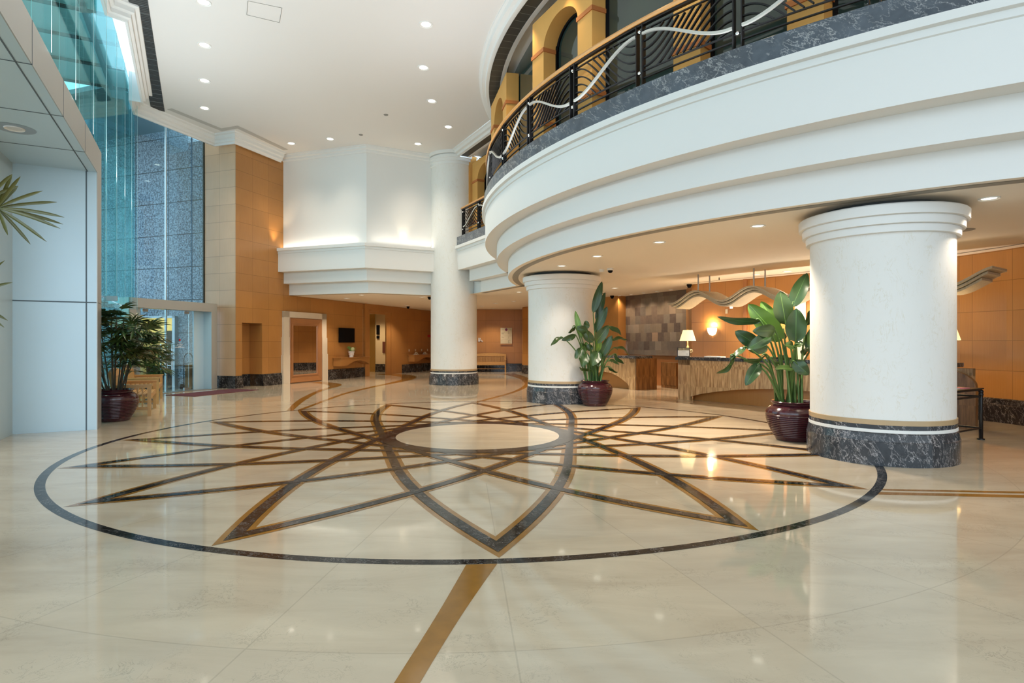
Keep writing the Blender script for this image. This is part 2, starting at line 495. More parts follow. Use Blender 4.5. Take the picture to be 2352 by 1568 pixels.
# ------------------------------------------------------------------ floor and its stone inlays
fl = MB().face([(-14, -5, 0), (13, -5, 0), (13, 37, 0), (-14, 37, 0)]).build('floor', M['floor'])
tag(fl, 'polished cream marble floor with a round star medallion', 'floor', kind='structure')
g = MB().face([(-60, -40, -.06), (40, -40, -.06), (40, 60, -.06), (-60, 60, -.06)]).build('ground', plain('pavement', (.35, .36, .36), .8))
tag(g, 'grey pavement outside the glass front', 'ground', kind='structure')

MC = (-.5516, 9.6166); PH = math.radians(-85.17)


def mpt(r, a, z): return (MC[0] + r * math.cos(a), MC[1] + r * math.sin(a), z)


def annulus(r0, r1, z, n=160):
    b = MB()
    b.grid([[mpt(r, 2 * PI * k / n, z) for k in range(n)] for r in (r1, r0)], 0, False, True)
    return b


def star_bands(o0, o1, z):
    """16 bowed bands, each from one star tip to the seventh next; offsets o0..o1 outward of the centre line"""
    b = MB()
    def f(y): return 1.49 - .046 * max(0, abs(y) - 2) ** 2
    def off(o):
        pts = []
        n = 60
        for i in range(n + 1):
            y = -6.2 + 12.4 * i / n
            s = 0 if abs(y) < 2 else -.092 * (abs(y) - 2) * (1 if y > 0 else -1)
            nx, ny = 1 / math.hypot(1, s), -s / math.hypot(1, s)
            pts.append((f(y) + o * nx, y + o * ny))
        return pts
    lim = math.radians(78.75)
    def trim(pts):
        # keep the part between the two tip axes; end exactly on the axes
        out = []
        for i, (x, y) in enumerate(pts):
            a = math.atan2(y, x)
            ins = abs(a) <= lim
            if i > 0:
                x0, y0 = pts[i - 1]; a0 = math.atan2(y0, x0)
                if (abs(a0) <= lim) != ins:
                    lo, hi = 0.0, 1.0
                    for _ in range(30):
                        md = (lo + hi) / 2
                        am = abs(math.atan2(y0 + (y - y0) * md, x0 + (x - x0) * md)) <= lim
                        if am == (abs(a0) <= lim): lo = md
                        else: hi = md
                    out.append((x0 + (x - x0) * lo, y0 + (y - y0) * lo))
            if ins: out.append((x, y))
        return out
    def resample(p, n=48):
        acc = [0]
        for i in range(1, len(p)): acc.append(acc[-1] + math.hypot(p[i][0] - p[i - 1][0], p[i][1] - p[i - 1][1]))
        out = []; j = 0
        for k in range(n + 1):
            t = acc[-1] * k / n
            while j < len(acc) - 2 and acc[j + 1] < t: j += 1
            q = (t - acc[j]) / max(1e-9, acc[j + 1] - acc[j])
            out.append((p[j][0] + (p[j + 1][0] - p[j][0]) * q, p[j][1] + (p[j + 1][1] - p[j][1]) * q))
        return out
    e0, e1 = resample(trim(off(o0))), resample(trim(off(o1)))
    for k in range(16):
        m = PH - k * PI / 8 - lim
        c, s = math.cos(m), math.sin(m)
        b.grid([[(MC[0] + x * c - y * s, MC[1] + x * s + y * c, z + .00015 * k) for (x, y) in e] for e in (e1, e0)], 0, False)
    return b


star_bands(-.0525, -.106, .0005).build('inlay_border', M['gold_stone'], fl)
star_bands(.106, .0525, .00056).build('inlay_border', M['gold_stone'], fl)
star_bands(.054, -.054, .0036).build('inlay_star', M['dark_inlay'], fl)
annulus(1.31, 1.55, .0068).build('inlay_ring', M['dark_inlay'], fl)
MB().face([mpt(1.315, 2 * PI * k / 96, .0066) for k in range(96)]).build('inlay_disc', M['floor'], fl)
annulus(5.512, 5.605, .0012, 240).build('inlay_ring', M['dark_inlay'], fl)


def gold_band(left, right, name='inlay_ribbon', z=.001):
    L, R = crom([(*p, z) for p in left], 10), crom([(*p, z) for p in right], 10)
    MB().grid([L, R], 0, False).build(name, M['gold_stone'], fl)


gold_band([(-4.97, 13.07), (-5.62, 15.6), (-6.08, 18.4), (-6.22, 20.2), (-6.8, 21.5), (-7.55, 22.3)],
          [(-4.85, 13.14), (-5.42, 15.6), (-5.9, 18.4), (-5.98, 20.7), (-6.45, 21.98), (-7.45, 22.9)])
gold_band([(-4.79, 13.17), (-5.0, 17.4), (-4.90, 19.5), (-4.72, 21.2), (-4.56, 23), (-4.56, 24.4), (-4.95, 26.2), (-5.6, 27.3), (-6.4, 27.7)],
          [(-4.67, 13.13), (-4.86, 17), (-4.75, 19), (-4.52, 21), (-4.2, 23), (-4.06, 24.7), (-4.4, 26.9), (-5.3, 28.3), (-6.3, 28.75)])
gold_band([(-.97, 14.98), (-.02, 18.09), (.42, 21), (.44, 23), (.24, 25.24), (-.49, 28.6)],
          [(-.85, 14.93), (.13, 18.09), (.62, 21), (.74, 23.5), (.62, 26), (.1, 29.2)])
gold_band([(-.31, 4.012), (-.41, 3.3), (-.52, 2.62), (-.64, 1.9), (-.80, 1.1)], [(-.10, 4.03), (-.27, 3.3), (-.405, 2.62), (-.53, 1.9), (-.69, 1.1)])
gold_band([(3.73, 6.10), (5.16, 5.985), (8.5, 5.75)], [(3.78, 6.03), (5.1, 5.91), (8.5, 5.62)])
gold_band([(3.66, 5.965), (5.04, 5.845), (8.5, 5.50)], [(3.60, 5.87), (4.96, 5.74), (8.5, 5.36)])

# ------------------------------------------------------------------ walls
def wall(name, P, d, L, z1, mats, label, holes=(), z0=0.0, cat='wall', u0=0.0, parent=None):
    """vertical wall from P along d, with rectangular holes (s0, s1, z0, z1); UV in metres"""
    xs = sorted({0, L, *[h[0] for h in holes], *[h[1] for h in holes]}); zs = sorted({z0, z1, *[h[2] for h in holes], *[h[3] for h in holes]})
    b = MB()
    for a0, a1 in zip(xs, xs[1:]):
        for c0, c1 in zip(zs, zs[1:]):
            if any(h[0] - 1e-6 <= a0 and a1 <= h[1] + 1e-6 and h[2] - 1e-6 <= c0 and c1 <= h[3] + 1e-6 for h in holes): continue
            p, q = add2(P, (a0, d)), add2(P, (a1, d))
            b.face([(*p, c0), (*q, c0), (*q, c1), (*p, c1)], 0, [(a0 + u0, c0), (a1 + u0, c0), (a1 + u0, c1), (a0 + u0, c1)])
    o = b.build(name, mats, parent)
    if parent is None: tag(o, label, cat, kind='structure')
    return o


def uvbox(b, P, d, L, w0, w1, z0, z1, mi=0, u0=0.0):
    return b.slab(P, d, L, w0, w1, z0, z1, mi)


def plinth(name, P, d, spans, label, out=1, h=.41):
    b = MB()
    for s0, s1 in spans:
        b.sweep([add2(P, (s0, d)), add2(P, (s1, d))], [(.05, 0), (.05, h - .09), (.03, h - .07), (.03, h - .015), (.015, h), (0, h)], out)
        for s in (s0, s1):
            q = add2(P, (s, d)); n = (d[1] * out, -d[0] * out)
            b.face([(*q, 0), (*add2(q, (.05, n)), 0), (*add2(q, (.05, n)), h - .09), (*add2(q, (.03, n)), h - .07), (*add2(q, (.03, n)), h - .015), (*q, h)])
    return tag(b.build(name, M['plinth']), label, 'baseboard', kind='structure')


W0 = (-9.07, 19.47)
wl = wall('wall_left', W0, CA, 14.5, 8.3, M['wood'], 'long honey veneer wall running back from the tall corner', [(.28, 1.19, 0, 2.17), (7.75, 9.16, 0, 2.82)], u0=.0)
# niche behind the doorway in the wall: side walls and back, one part
nb = MB()
P1_, P2_ = add2(W0, (.28, CA)), add2(W0, (1.19, CA))
def nface(b, p, q, z0, z1, u0=0):
    L = math.hypot(q[0] - p[0], q[1] - p[1]); b.face([(*p, z0), (*q, z0), (*q, z1), (*p, z1)], 0, [(u0, z0), (u0 + L, z0), (u0 + L, z1), (u0, z1)])
for z0, z1, bb in ((.41, 2.17, 0),):
    nface(nb, P1_, add2(P1_, (-.55, CB)), 0, 2.17); nface(nb, add2(P1_, (-.55, CB)), add2(P2_, (-.55, CB)), 0, 2.17, .3); nface(nb, add2(P2_, (-.55, CB)), P2_, 0, 2.17, .1)
    nb.face([(*P1_, 2.17), (*P2_, 2.17), (*add2(P2_, (-.55, CB)), 2.17), (*add2(P1_, (-.55, CB)), 2.17)])
nb.build('recess_lining', M['wood'], wl)
pb = MB()
pb.slab(add2(P1_, (-.55, CB)), CA, .91, 0, .03, 0, .41); pb.slab(add2(P2_, (-.55, CB)), CB, .56, -.03, 0, 0, .41)
pb.slab(add2(P1_, (-.55, CB)), CB, .56, 0, .03, 0, .41)
pb.build('recess_plinth', M['plinth'], wl)
plinth('baseboard_left', W0, CA, [(0, .28), (1.19, 2.12), (4.72, 7.40), (10.6, 14.5)], 'black veined marble plinth along the long honey wall')
wt = wall('wall_entry', add2(W0, (1.34, (-CB[0], -CB[1]))), CB, 1.34, 8.3, M['wood_sheen'], 'tall veneer pier face with painted sheen beside the glass side door')
plinth('baseboard_entry', add2(W0, (1.34, (-CB[0], -CB[1]))), CB, [(0, 1.34 + .03)], 'grey veined marble plinth under the tall veneer pier')
GW = add2(W0, (-1.34, CB))                                    # left end of the pier = right end of the granite
gb = wall('wall_granite', add2(GW, (-9.0, CB)), CB, 9.0, 8.85, M['granite'], 'speckled grey granite wall seen through the teal glass', [(9 - 3.2, 9 - 1.22, 0, 2.35)])
MB().slab(add2(GW, (-.02, CB)), CB, .04, 0, .03, 0, 8.3).build('edge_trim', M['black'], gb)
# yellow room behind the granite opening
yb = MB(); q0 = add2(GW, (-3.4, CB), (2.2, CA)); q1 = add2(GW, (-.9, CB), (2.2, CA))
nface(yb, q0, q1, 0, 2.6); nface(yb, q1, add2(GW, (-.9, CB)), 0, 2.6); nface(yb, add2(GW, (-3.4, CB)), q0, 0, 2.6)
yb.face([(*add2(GW, (-3.4, CB)), 2.6), (*add2(GW, (-.9, CB)), 2.6), (*q1, 2.6), (*q0, 2.6)])
yb.build('lit_room', M['yellow_room'], gb)
fb = MB()
for s0, s1, z0, z1 in ((-1.30, -1.18, 0, 2.42), (-3.3, -1.18, 2.35, 2.42), (-3.3, -3.2, 0, 2.42)):
    fb.slab(add2(GW, (s0, CB)), CB, s1 - s0, -.05, .12, z0, z1)
fb.build('opening_frame', M['steel'], gb)
db = MB(); db.slab(add2(GW, (-3.1, CB), (1.2, CA)), CB, .9, 0, .06, 0, 1.95); db.slab(add2(GW, (-3.1, CB), (.9, CA)), CB, 1.8, 0, .5, 0, .62)
db.build('dark_counter', M['black'], gb)
point((*add2(GW, (-2.1, CB), (1.2, CA)), 2.2), 45, (1, .85, .55), .2)

# back and right walls under the balcony
BW = [(-3.7, 33.3), (-1.9, 31.1), (.52, 31.1)]
wall('wall_back', BW[1], (1, 0), 2.42, 3.4, M['wood'], 'far veneer wall with the directory board, facing the lobby', u0=.22)
wall('wall_back_corner', add2(W0, (13.9, CA)), tuple((Vector(BW[1]) - Vector(add2(W0, (13.9, CA)))).normalized()), (Vector(BW[1]) - Vector(add2(W0, (13.9, CA)))).length, 3.4, M['wood'], 'short veneer wall in the far corner behind the tall column')
wall('wall_back_return', (.52, 31.1), (0, -1), 1.9, 3.4, M['wood'], 'narrow veneer return right of the directory wall')
plinth('baseboard_back', BW[1], (1, 0), [(0, 2.42)], 'dark veined marble plinth behind the far bench')
RWs = (.52, 29.2); RWd = tuple((Vector((3.37, 22.98)) - Vector(RWs)).normalized()); RWl = (Vector((3.37, 22.98)) - Vector(RWs)).length
wall('wall_right_far', RWs, RWd, RWl, 3.4, M['wood'], 'veneer wall behind the middle column on the right')
plinth('baseboard_right_far', RWs, RWd, [(0, RWl)], 'marble plinth of the veneer wall behind the middle column', 1)


def seg(a, b):
    v = Vector(b) - Vector(a); return tuple(v.normalized()), v.length


p_list = [(3.37, 22.98), (3.95, 22.10), (5.25, 23.05)]
d_, l_ = seg(p_list[0], p_list[1]); wall('wall_reception_left', p_list[0], d_, l_, 3.4, M['wood_plain'], 'light veneer pier left of the slate wall')
d_, l_ = seg(p_list[1], p_list[2]); wall('wall_reception_return', p_list[1], d_, l_, 3.4, M['wood_plain'], 'dark veneer return beside the slate wall')
# slate wall: a raked left edge
sl = MB(); SA, SB = Vector((4.20, 22.50)), Vector((5.71, 19.45)); sd = (SB - SA).normalized(); sL = (SB - SA).length
nrm = Vector((-sd.y, sd.x)) * -1
def sp_(s, z, o=0.0):
    p = SA + sd * s + nrm * o; return (p.x, p.y, z)
sl.face([sp_(.30, 1.06), sp_(sL, 1.06), sp_(sL, 3.3), sp_(0, 3.3)], 0, [(.3, 1.06), (sL, 1.06), (sL, 3.3), (0, 3.3)])
sl.face([sp_(.30, 1.06), sp_(0, 3.3), sp_(0, 3.3, -.15), sp_(.3, 1.06, -.15)], 1)
sl.face([sp_(sL, 1.06, -.15), sp_(.3, 1.06, -.15), sp_(.3, 1.06), sp_(sL, 1.06)])
tag(sl.build('wall_slate', [M['slate'], plain('violet_slate_edge', (.10, .085, .09), .6)]), 'brown and grey slate tile wall behind the reception', 'wall', kind='structure')
wall('wall_slate_base', sp_(0, 0, -.15)[:2], tuple(sd), sL + .3, 1.1, M['frame_wood'], 'reddish veneer dado below the slate wall')
RW = [(5.39, 17.80), (6.42, 16.38), (7.48, 14.93), (8.35, 13.28), (9.02, 11.95), (9.25, 11.1), (9.42, 9.9), (9.5, 8.0), (9.5, 3.0)]
d_, l_ = seg(SB, RW[0]); wall('wall_reception_jamb', tuple(SB), d_, l_, 3.4, M['wood_plain'], 'narrow reddish veneer jamb right of the slate wall')
acc = .35
for i in range(len(RW) - 1):
    d_, l_ = seg(RW[i], RW[i + 1])
    wall('wall_right_%d' % (i + 1), RW[i], d_, l_, 3.4, M['wood'],
         ['veneer wall with the wall lamp behind the reception desk', 'veneer wall beyond the pilaster strip behind the reception desk', 'veneer wall hidden behind the big column',
          'veneer wall just left of the end of the wavy canopy', 'veneer wall beside the end of the wavy canopy', 'veneer wall right of the wavy canopy end', 'veneer wall at the right border', 'veneer wall beyond the right border'][i], u0=acc)
    acc += l_
pl = MB().slab(RW[1], seg(RW[1], RW[2])[0], .10, -.02, .07, 0, 3.25).build('trim_1', M['frame_wood']); tag(pl, 'reddish pilaster strip on the veneer wall behind reception', 'trim', kind='structure')
b = MB(); b.sweep(RW[3:], [(.06, 0), (.06, .32), (.035, .34), (.035, .43), (0, .45)], 1); tag(b.build('baseboard_right', M['plinth']), 'dark marble plinth of the veneer wall right of the big column', 'baseboard', kind='structure')

# ------------------------------------------------------------------ ceilings
K0 = -8.596
def ofs(k, t): return (RC[0] - k * CC[0] + t * CD[0], RC[1] - k * CC[1] + t * CD[1])
def junction(r, k):
    h = math.sqrt(r * r - k * k); return h
def arc(r, a0, a1, n=60): return [tuple(ring(r, a0 + (a1 - a0) * i / n)[:2]) for i in range(n + 1)]
def ang(p): return math.degrees(math.atan2(p[1] - RC[1], p[0] - RC[0]))


def bulge(r, k, n=72):
    """plan line of the balcony edge: round part only, from the far junction to the near one"""
    h = junction(r, k); a, c = ofs(k, h), ofs(k, -h)
    a0, a1 = ang(a) % 360, ang(c) % 360
    return arc(r, a0, a1, n)


OCT = [(-8.62, 22.02), (-5.03, 20.76), (-2.3, 22.20)]
edge = bulge(11.174, 8.596)
low = [OCT[0], OCT[1], OCT[2], ofs(8.596, 10.2)] + edge + [ofs(8.596, -13), (13.5, 0), (13.5, 36), (-4, 36), add2(W0, (14.4, CA), (-.3, CB))]
lc = MB().face([(x, y, ZL) for x, y in reversed(low)]).build('ceiling_lower', M['ceil_low'])
tag(lc, 'cream lower ceiling under the balcony, with recessed lamps', 'ceiling', kind='structure')
# linear slot near the balcony rim, and along the reception wall
b = MB(); b.grid([[(*p, ZL - .004) for p in arc(r, 166.5, 248)] for r in (10.90, 11.06)], 0, False)
b.grid([[(*ofs(k, t), ZL - .004) for t in (10.0, 7.0)] for k in (8.32, 8.48)], 0, False)
b.build('air_slot', M['slot'], lc)
rr_ = [(x - .33 * .8, y - .33 * .55) for x, y in RW]
b = MB(); b.sweep(rr_, [(0, ZL - .004), (.07, ZL - .004)], 1); b.build('air_slot', M['slot'], lc)

CORN = [(-2.42, 1.0), (-8.02, 11.72), (-7.80, 11.99), (-9.97, 15.98), (-10.22, 15.86), (-10.72, 16.83), (-9.80, 19.56), (-9.02, 19.30), (-8.30, 21.30)]
OW = [(-8.72, 21.72), (-5.02, 20.47), (-1.98, 22.02)]         # upper wall of the faceted box
hc = bulge(11.93, 9.352)
high = [(-2.42, -4)] + CORN + [(-8.45, 21.60), OW[1], (-2.2, 21.85), ofs(9.352, 10.5)] + hc + [ofs(9.352, -12), (9, -4)]
cl = MB().face([(x, y, ZC) for x, y in high]).build('ceiling', M['ceil'])
tag(cl, 'high white lobby ceiling with recessed lamps', 'ceiling', kind='structure')
CP = [(-.02, 8.75), (-.02, 7.97), (0, 7.97), (.03, 7.97), (.04, 8.02), (.09, 8.04), (.09, 8.12), (.15, 8.15), (.16, 8.24), (.23, 8.26), (.24, ZC)]
b = MB(); b.sweep(CORN, CP, 1); tag(b.build('trim_2', M['white']), 'stepped white cornice along the glass front', 'trim', kind='structure')
b = MB(); b.sweep([OW[0], OW[1], OW[2]], [(0, 8.06), (.03, 8.06), (.05, 8.10), (.05, 8.16), (.10, 8.19), (.11, 8.26), (.15, 8.27), (.15, ZC)], 1)
tag(b.build('trim_3', M['white']), 'thin white cornice on top of the faceted wall', 'trim', kind='structure')


def ringsweep(prof, mi, k_off=2.578, straight=True, n=72, b=None, t0=10.4, step=False):
    """sweep (radius, z) along the straight rim and the round bulge"""
    b = b or MB()
    for (r0, z0), (r1, z1) in zip(prof, prof[1:]):
        rows = []
        for r, z in ((r0, z0), (r1, z1)):
            rows.append([(*p, z) for p in arc(r, 165.0, 250.0, n)])
        b.grid(rows, mi, abs(r0 - r1) < .02, False)
        if straight:
            b.grid([[(*ofs(r - k_off, t), z) for t in ((t0 if not step else t0 - (11.81 - r) * 1.0), 6.2)] for r, z in ((r0, z0), (r1, z1))], mi, False)
            b.grid([[(*ofs(r - k_off, t), z) for t in (-6.0, -14)] for r, z in ((r0, z0), (r1, z1))], mi, False)
    return b


# cornice ring, grille ring and soffit above the balcony
b = ringsweep([(11.93, ZC), (11.93, 8.27), (11.88, 8.25), (11.86, 8.17), (11.78, 8.15), (11.76, 8.08), (11.68, 8.06), (11.68, 8.07)], 0, t0=10.9)
tag(b.build('trim_4', M['white']), 'curved white cornice above the round balcony', 'trim', kind='structure')
so = ringsweep([(11.40, 8.10), (11.40, 8.07), (11.30, 8.07), (11.30, 8.15), (10.2, 8.15)], 0).build('ceiling_gallery', M['white'])
tag(so, 'white soffit strip over the balcony gallery', 'ceiling', kind='structure')
b = ringsweep([(11.685, 8.075), (11.40, 8.075)], 0); b.build('air_grille', M['grille'], so)
gl_ = MB()
for k in range(60):
    a = 165 + k * 85 / 60
    gl_.grid([[tuple(ring(r, a + e, 8.072)) for e in (0, .045)] for r in (11.40, 11.685)], 0, False)
gl_.build('grille_bar', plain('grille_bar_grey', (.35, .35, .32), .5), so)

# faceted white box left of the tall column
b = MB()
FP = [(0, ZL), (0, 3.65), (.29, 3.65), (.29, 4.05), (.58, 4.05), (.58, 4.69), (.60, 4.70), (.60, 4.78), (.65, 4.79), (.65, 4.89), (.27, 4.89)]
b.sweep(OCT, FP, 1)
fo = b.build('wall_facet', M['white']); tag(fo, 'stepped white faceted wall box above the far passage', 'wall', kind='structure')
b = MB(); b.sweep(OW, [(0, 4.85), (0, 8.3)], 1); b.build('upper_wall', M['white'], fo)
b = MB(); b.sweep([(-8.5, 21.98), (-5.03, 20.96), (-2.6, 22.3)], [(0, ZL - .004), (-.12, ZL - .004)], 1); b.build('air_slot', M['slot'], fo)

# the balcony itself
bal = ringsweep([(11.174, ZL), (11.174, 3.65), (11.474, 3.65), (11.474, 4.05), (11.777, 4.05), (11.777, 4.69), (11.80, 4.70), (11.80, 4.78), (11.86, 4.79), (11.86, 4.887), (11.6, 4.887)], 0, step=True).build('wall_balcony', M['white'])
tag(bal, 'stepped white fascia of the round balcony', 'balcony', kind='structure')
ringsweep([(11.81, 4.887), (11.81, 5.19), (11.80, 5.20), (10.6, 5.20)], 0).build('marble_band', M['band_marble'], bal)
# closed end of the straight rim beside the tall column
b = MB()
for (r0, z0), (r1, z1) in (((11.174, ZL), (11.174, 3.65)), ((11.474, 3.65), (11.474, 4.05)), ((11.777, 4.05), (11.86, 4.887)), ((11.81, 4.887), (11.81, 5.2))):
    k0 = r0 - 2.578; te = 10.4 - (11.81 - r0)
    b.face([(*ofs(k0, te), z0), (*ofs(k0 - 1.6, te), z0), (*ofs(k0 - 1.6, te), z1), (*ofs(r1 - 2.578, te), z1)])
b.build('end_cap', M['white'], bal)
MB().slab(ofs(8.35, 6.0), CD, 5.2, -.1, .0, 3.26, 5.19).build('inner_wall', M['white'], bal)

# ------------------------------------------------------------------ columns
def column(x, y, r, rb, low_cap, label):
    e = empty('column', (x, y, 0), label, 'column', kind='structure')
    c = (x, y)
    MB().lathe([(rb, 0), (rb, .285), (rb - .008, .292), (rb - .008, .30), (r + .022, .385), (r + .012, .398)], 72, c).build('base', M['col_base'], e)
    MB().lathe([(r + .012, .398), (r + .016, .40), (r + .016, .437), (r + .01, .44)], 72, c).build('base_band', M['white'], e)
    MB().lathe([(r + .01, .44), (r + .012, .442), (r + .012, .493)], 72, c).build('base_band', M['col_base'], e)
    MB().lathe([(r + .012, .493), (r + .014, .495), (r + .014, .553), (r, .556)], 72, c).build('base_band', plain('tan_marble', (.48, .34, .19), .3, var=.1), e)
    if low_cap:
        MB().lathe([(r, .556), (r, 2.84)], 72, c).build('shaft', M['plaster'], e)
        MB().lathe([(r, 2.84), (r + .05, 2.845), (r + .055, 2.93), (r + .05, 2.935), (r + .095, 2.94), (r + .10, 3.035), (r + .095, 3.04), (r + .14, 3.045), (r + .145, 3.16), (r + .13, 3.175), (r - .1, 3.175)], 72, c).build('capital', M['white'], e)
        MB().lathe([(r - .1, 3.17), (r - .1, 3.26)], 72, c).build('shadow_gap', M['grille'], e)  # neck painted dark for the shade in the gap
    else:
        MB().lathe([(r, .556), (r, 7.82)], 72, c).build('shaft', M['plaster'], e)
        MB().lathe([(r, 7.82), (r + .02, 7.83), (r + .02, 7.93), (r + .04, 7.94), (r + .04, 8.04), (r + .06, 8.05), (r + .06, 8.15), (r + .01, 8.15), (r + .01, 8.18), (r + .09, 8.19), (r + .10, 8.31)], 72, c).build('capital', M['white'], e)
    return e


column(4.94, 7.98, .836, .882, True, 'massive white column nearest the camera, on the right')
column(1.283, 15.32, .862, .908, True, 'thick white column behind the middle potted plant')
column(-2.13, 21.77, .842, .914, False, 'tall slender white column reaching the high ceiling')

# ------------------------------------------------------------------ entrance portal, glass front, side door
PF = (-7.19, 10.27)
def pf(t, wv=0.0): return add2(PF, (t, CD), (wv, CC))
po = MB().slab(pf(0), CD, .47, -1.35, 0, 0, 4.45).build('trim_5', M['panel'])
tag(po, 'tall metal clad entrance portal at the left border', 'portal', kind='structure')
b = MB().slab(pf(-11), CD, 11.47, -1.35, 0, 4.45, 4.92); b.build('lintel', M['panel'], po)
b = MB().slab(pf(0), CD, .47, 0, .012, 0, 4.92); b.slab(pf(-11), CD, 11.0, 0, .012, 4.45, 4.92); b.build('face_plate', M['panel_warm'], po)  # same metal as the portal; warm room light painted into this face
MB().slab(pf(-1.7), CD, 1.7, -1.30, -1.14, 0, 4.45).build('side_panel', plain('grey_green_panel', (.50, .55, .52), .4, .3), po)
jb = MB()
for k in range(6):
    t = -1.25 - 1.63 * k
    jb.slab(pf(t), CD, .012, -1.14, .014, 4.445, 4.449); jb.slab(pf(t), CD, .012, .011, .014, 4.45, 4.92)
jb.slab(pf(-11), CD, 11, -.135, -.120, 4.445, 4.449)
jb.slab(pf(-.003), CD, .003, -1.14, 0, 2.185, 2.205); jb.slab(pf(-.003), CD, .003, -.155, -.135, 0, 4.45)
jb.slab(pf(0), CD, .47, .011, .014, 2.19, 2.2)
jb.build('panel_joint', M['joint'], po)

wn = MB()
for t0, t1, z0, z1 in [(.48, 8.45, 0, 2.42), (.48, 8.45, 2.44, 8.75), (-9, .48, 4.93, 8.75)]:
    wn.slab(pf(t0), CD, t1 - t0, -.155, -.145, z0, z1)
w1 = wn.build('window_1', M['glass_a']); tag(w1, 'tall teal glass front with vertical glass fins', 'window', kind='structure')
for k in range(9):
    t = -5.25 + 1.55 * k
    z0 = 4.93 if t < .48 else 2.43
    MB().slab(pf(t), CD, .012, -.145, .03, z0, 8.75).build('glass_fin', M['glass_clear'], w1)
    b = MB(); b.slab(pf(t), CD, .013, .03, .034, z0, 8.75); b.slab(pf(t), CD, .012, -.160, -.155, z0, 8.75)
    b.build('fin_edge', M['edge'], w1)
for t in (2.5, 5.6):
    MB().slab(pf(t - .05), CD, .1, -.17, .04, 2.38, 2.48).build('patch_fitting', M['steel'], w1)
G2 = (-11.22, 17.55); d2, l2 = seg(G2, add2(GW, (.02, CB)))
w2 = MB().slab(G2, d2, l2 * .42, -.005, .005, 0, 8.75).slab(add2(G2, (l2 * .43, d2)), d2, l2 * .57, -.005, .005, 0, 8.75).build('window_2', M['glass_b'])
tag(w2, 'pale blue glass wall above the side door', 'window', kind='structure')
MB().slab(add2(G2, (l2 * .42, d2)), d2, l2 * .01, -.03, .03, 0, 8.75).build('glass_post', M['silver'], w2)
MB().slab(add2(G2, (l2 * .80, d2)), d2, .008, -.01, .03, 2.8, 8.75).build('fin_edge', M['joint'], w2)
# glazed roof strip outside with black bars, then a soffit coloured dark for its shade
rb = MB().face([(*pf(-9, -.16), 8.80), (*pf(7.83, -.16), 8.80), (*pf(7.83, -16.0), 8.80), (*pf(-9, -16.0), 8.80)])
w3 = rb.build('ceiling_canopy', plain('outside_panel', (.62, .66, .66), .4)); tag(w3, 'panelled outside canopy with black joints behind the glass front', 'ceiling', kind='structure')
b = MB().slab(pf(-9), CD, 16.85, -.70, -.60, 8.70, 8.80)
for k in range(12): b.slab(pf(7.80 - 1.475 * k), CD, .05, -16, -.16, 8.73, 8.80)
b.build('glazing_bar', M['black'], w3)
KK = pf(7.83, -.64)
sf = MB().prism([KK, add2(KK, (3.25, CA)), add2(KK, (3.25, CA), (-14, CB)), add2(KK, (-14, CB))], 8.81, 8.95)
sf = sf.build('ceiling_outside', plain('shaded_soffit', (.10, .15, .16), .5)); tag(sf, 'shade-toned soffit above the granite wall outside', 'ceiling', kind='structure')

DF = (-9.63, 19.38); DD = (-CA[0], -CA[1])
def df(s, wv=0.0): return add2(DF, (s, DD), (-wv, CB))
dr = MB().slab(df(0), DD, .23, 0, .36, 0, 2.5).slab(df(2.83), DD, .23, 0, .36, 0, 2.5).slab(df(0), DD, 3.06, 0, .36, 2.5, 2.77).build('door_1', M['panel_warm'])
tag(dr, 'wide aluminium framed glass side door with a maroon mat before it', 'door', kind='structure')
b = MB().slab(df(.23), DD, .38, .33, .37, 0, 2.5).slab(df(2.45), DD, .38, .33, .37, 0, 2.5); b.build('side_panel', M['panel'], dr)
b = MB().slab(df(.22), DD, .012, .0, .36, 0, 2.5); b.build('jamb_lining', M['panel'], dr)
MB().slab(df(0), DD, 3.06, .36, .80, 2.6, 2.77).build('vestibule_roof', M['panel'], dr)
MB().slab(df(.61), DD, .165, .345, .355, 0, 2.5).build('fixed_pane', M['glass_clear'], dr)
MB().slab(df(2.38), DD, .07, .345, .355, 0, 2.5).build('fixed_pane', M['glass_clear'], dr)
MB().slab(df(0.0), DD, 3.06, -.02, .5, 0, .012).build('threshold', M['steel'], dr)
for s0, s1, hs in ((.78, 1.575, 1.47), (1.585, 2.38, 1.69)):
    lf = MB().slab(df(s0), DD, s1 - s0, .344, .356, .012, 2.49).build('door_leaf', M['glass_clear'], dr)
    b = MB()
    ps = s0 + .0 if hs < 1.58 else s1 - .18
    b.slab(df(ps), DD, .18, .33, .37, .012, .09); b.slab(df(ps), DD, .18, .33, .37, 2.41, 2.49)
    b.slab(df(s1 - .012 if hs < 1.58 else s0), DD, .012, .335, .365, .012, 2.49)
    b.build('patch_fitting', M['steel'], lf)
    b = MB()
    for wv in (.26, .44):
        q = df(hs, wv); b.tube([(*q, .68), (*q, 1.47)], .016)
    for z in (.80, 1.33):
        b.tube([(*df(hs, .26), z), (*df(hs, .44), z)], .012)
    b.build('door_handle', M['chrome'], lf)
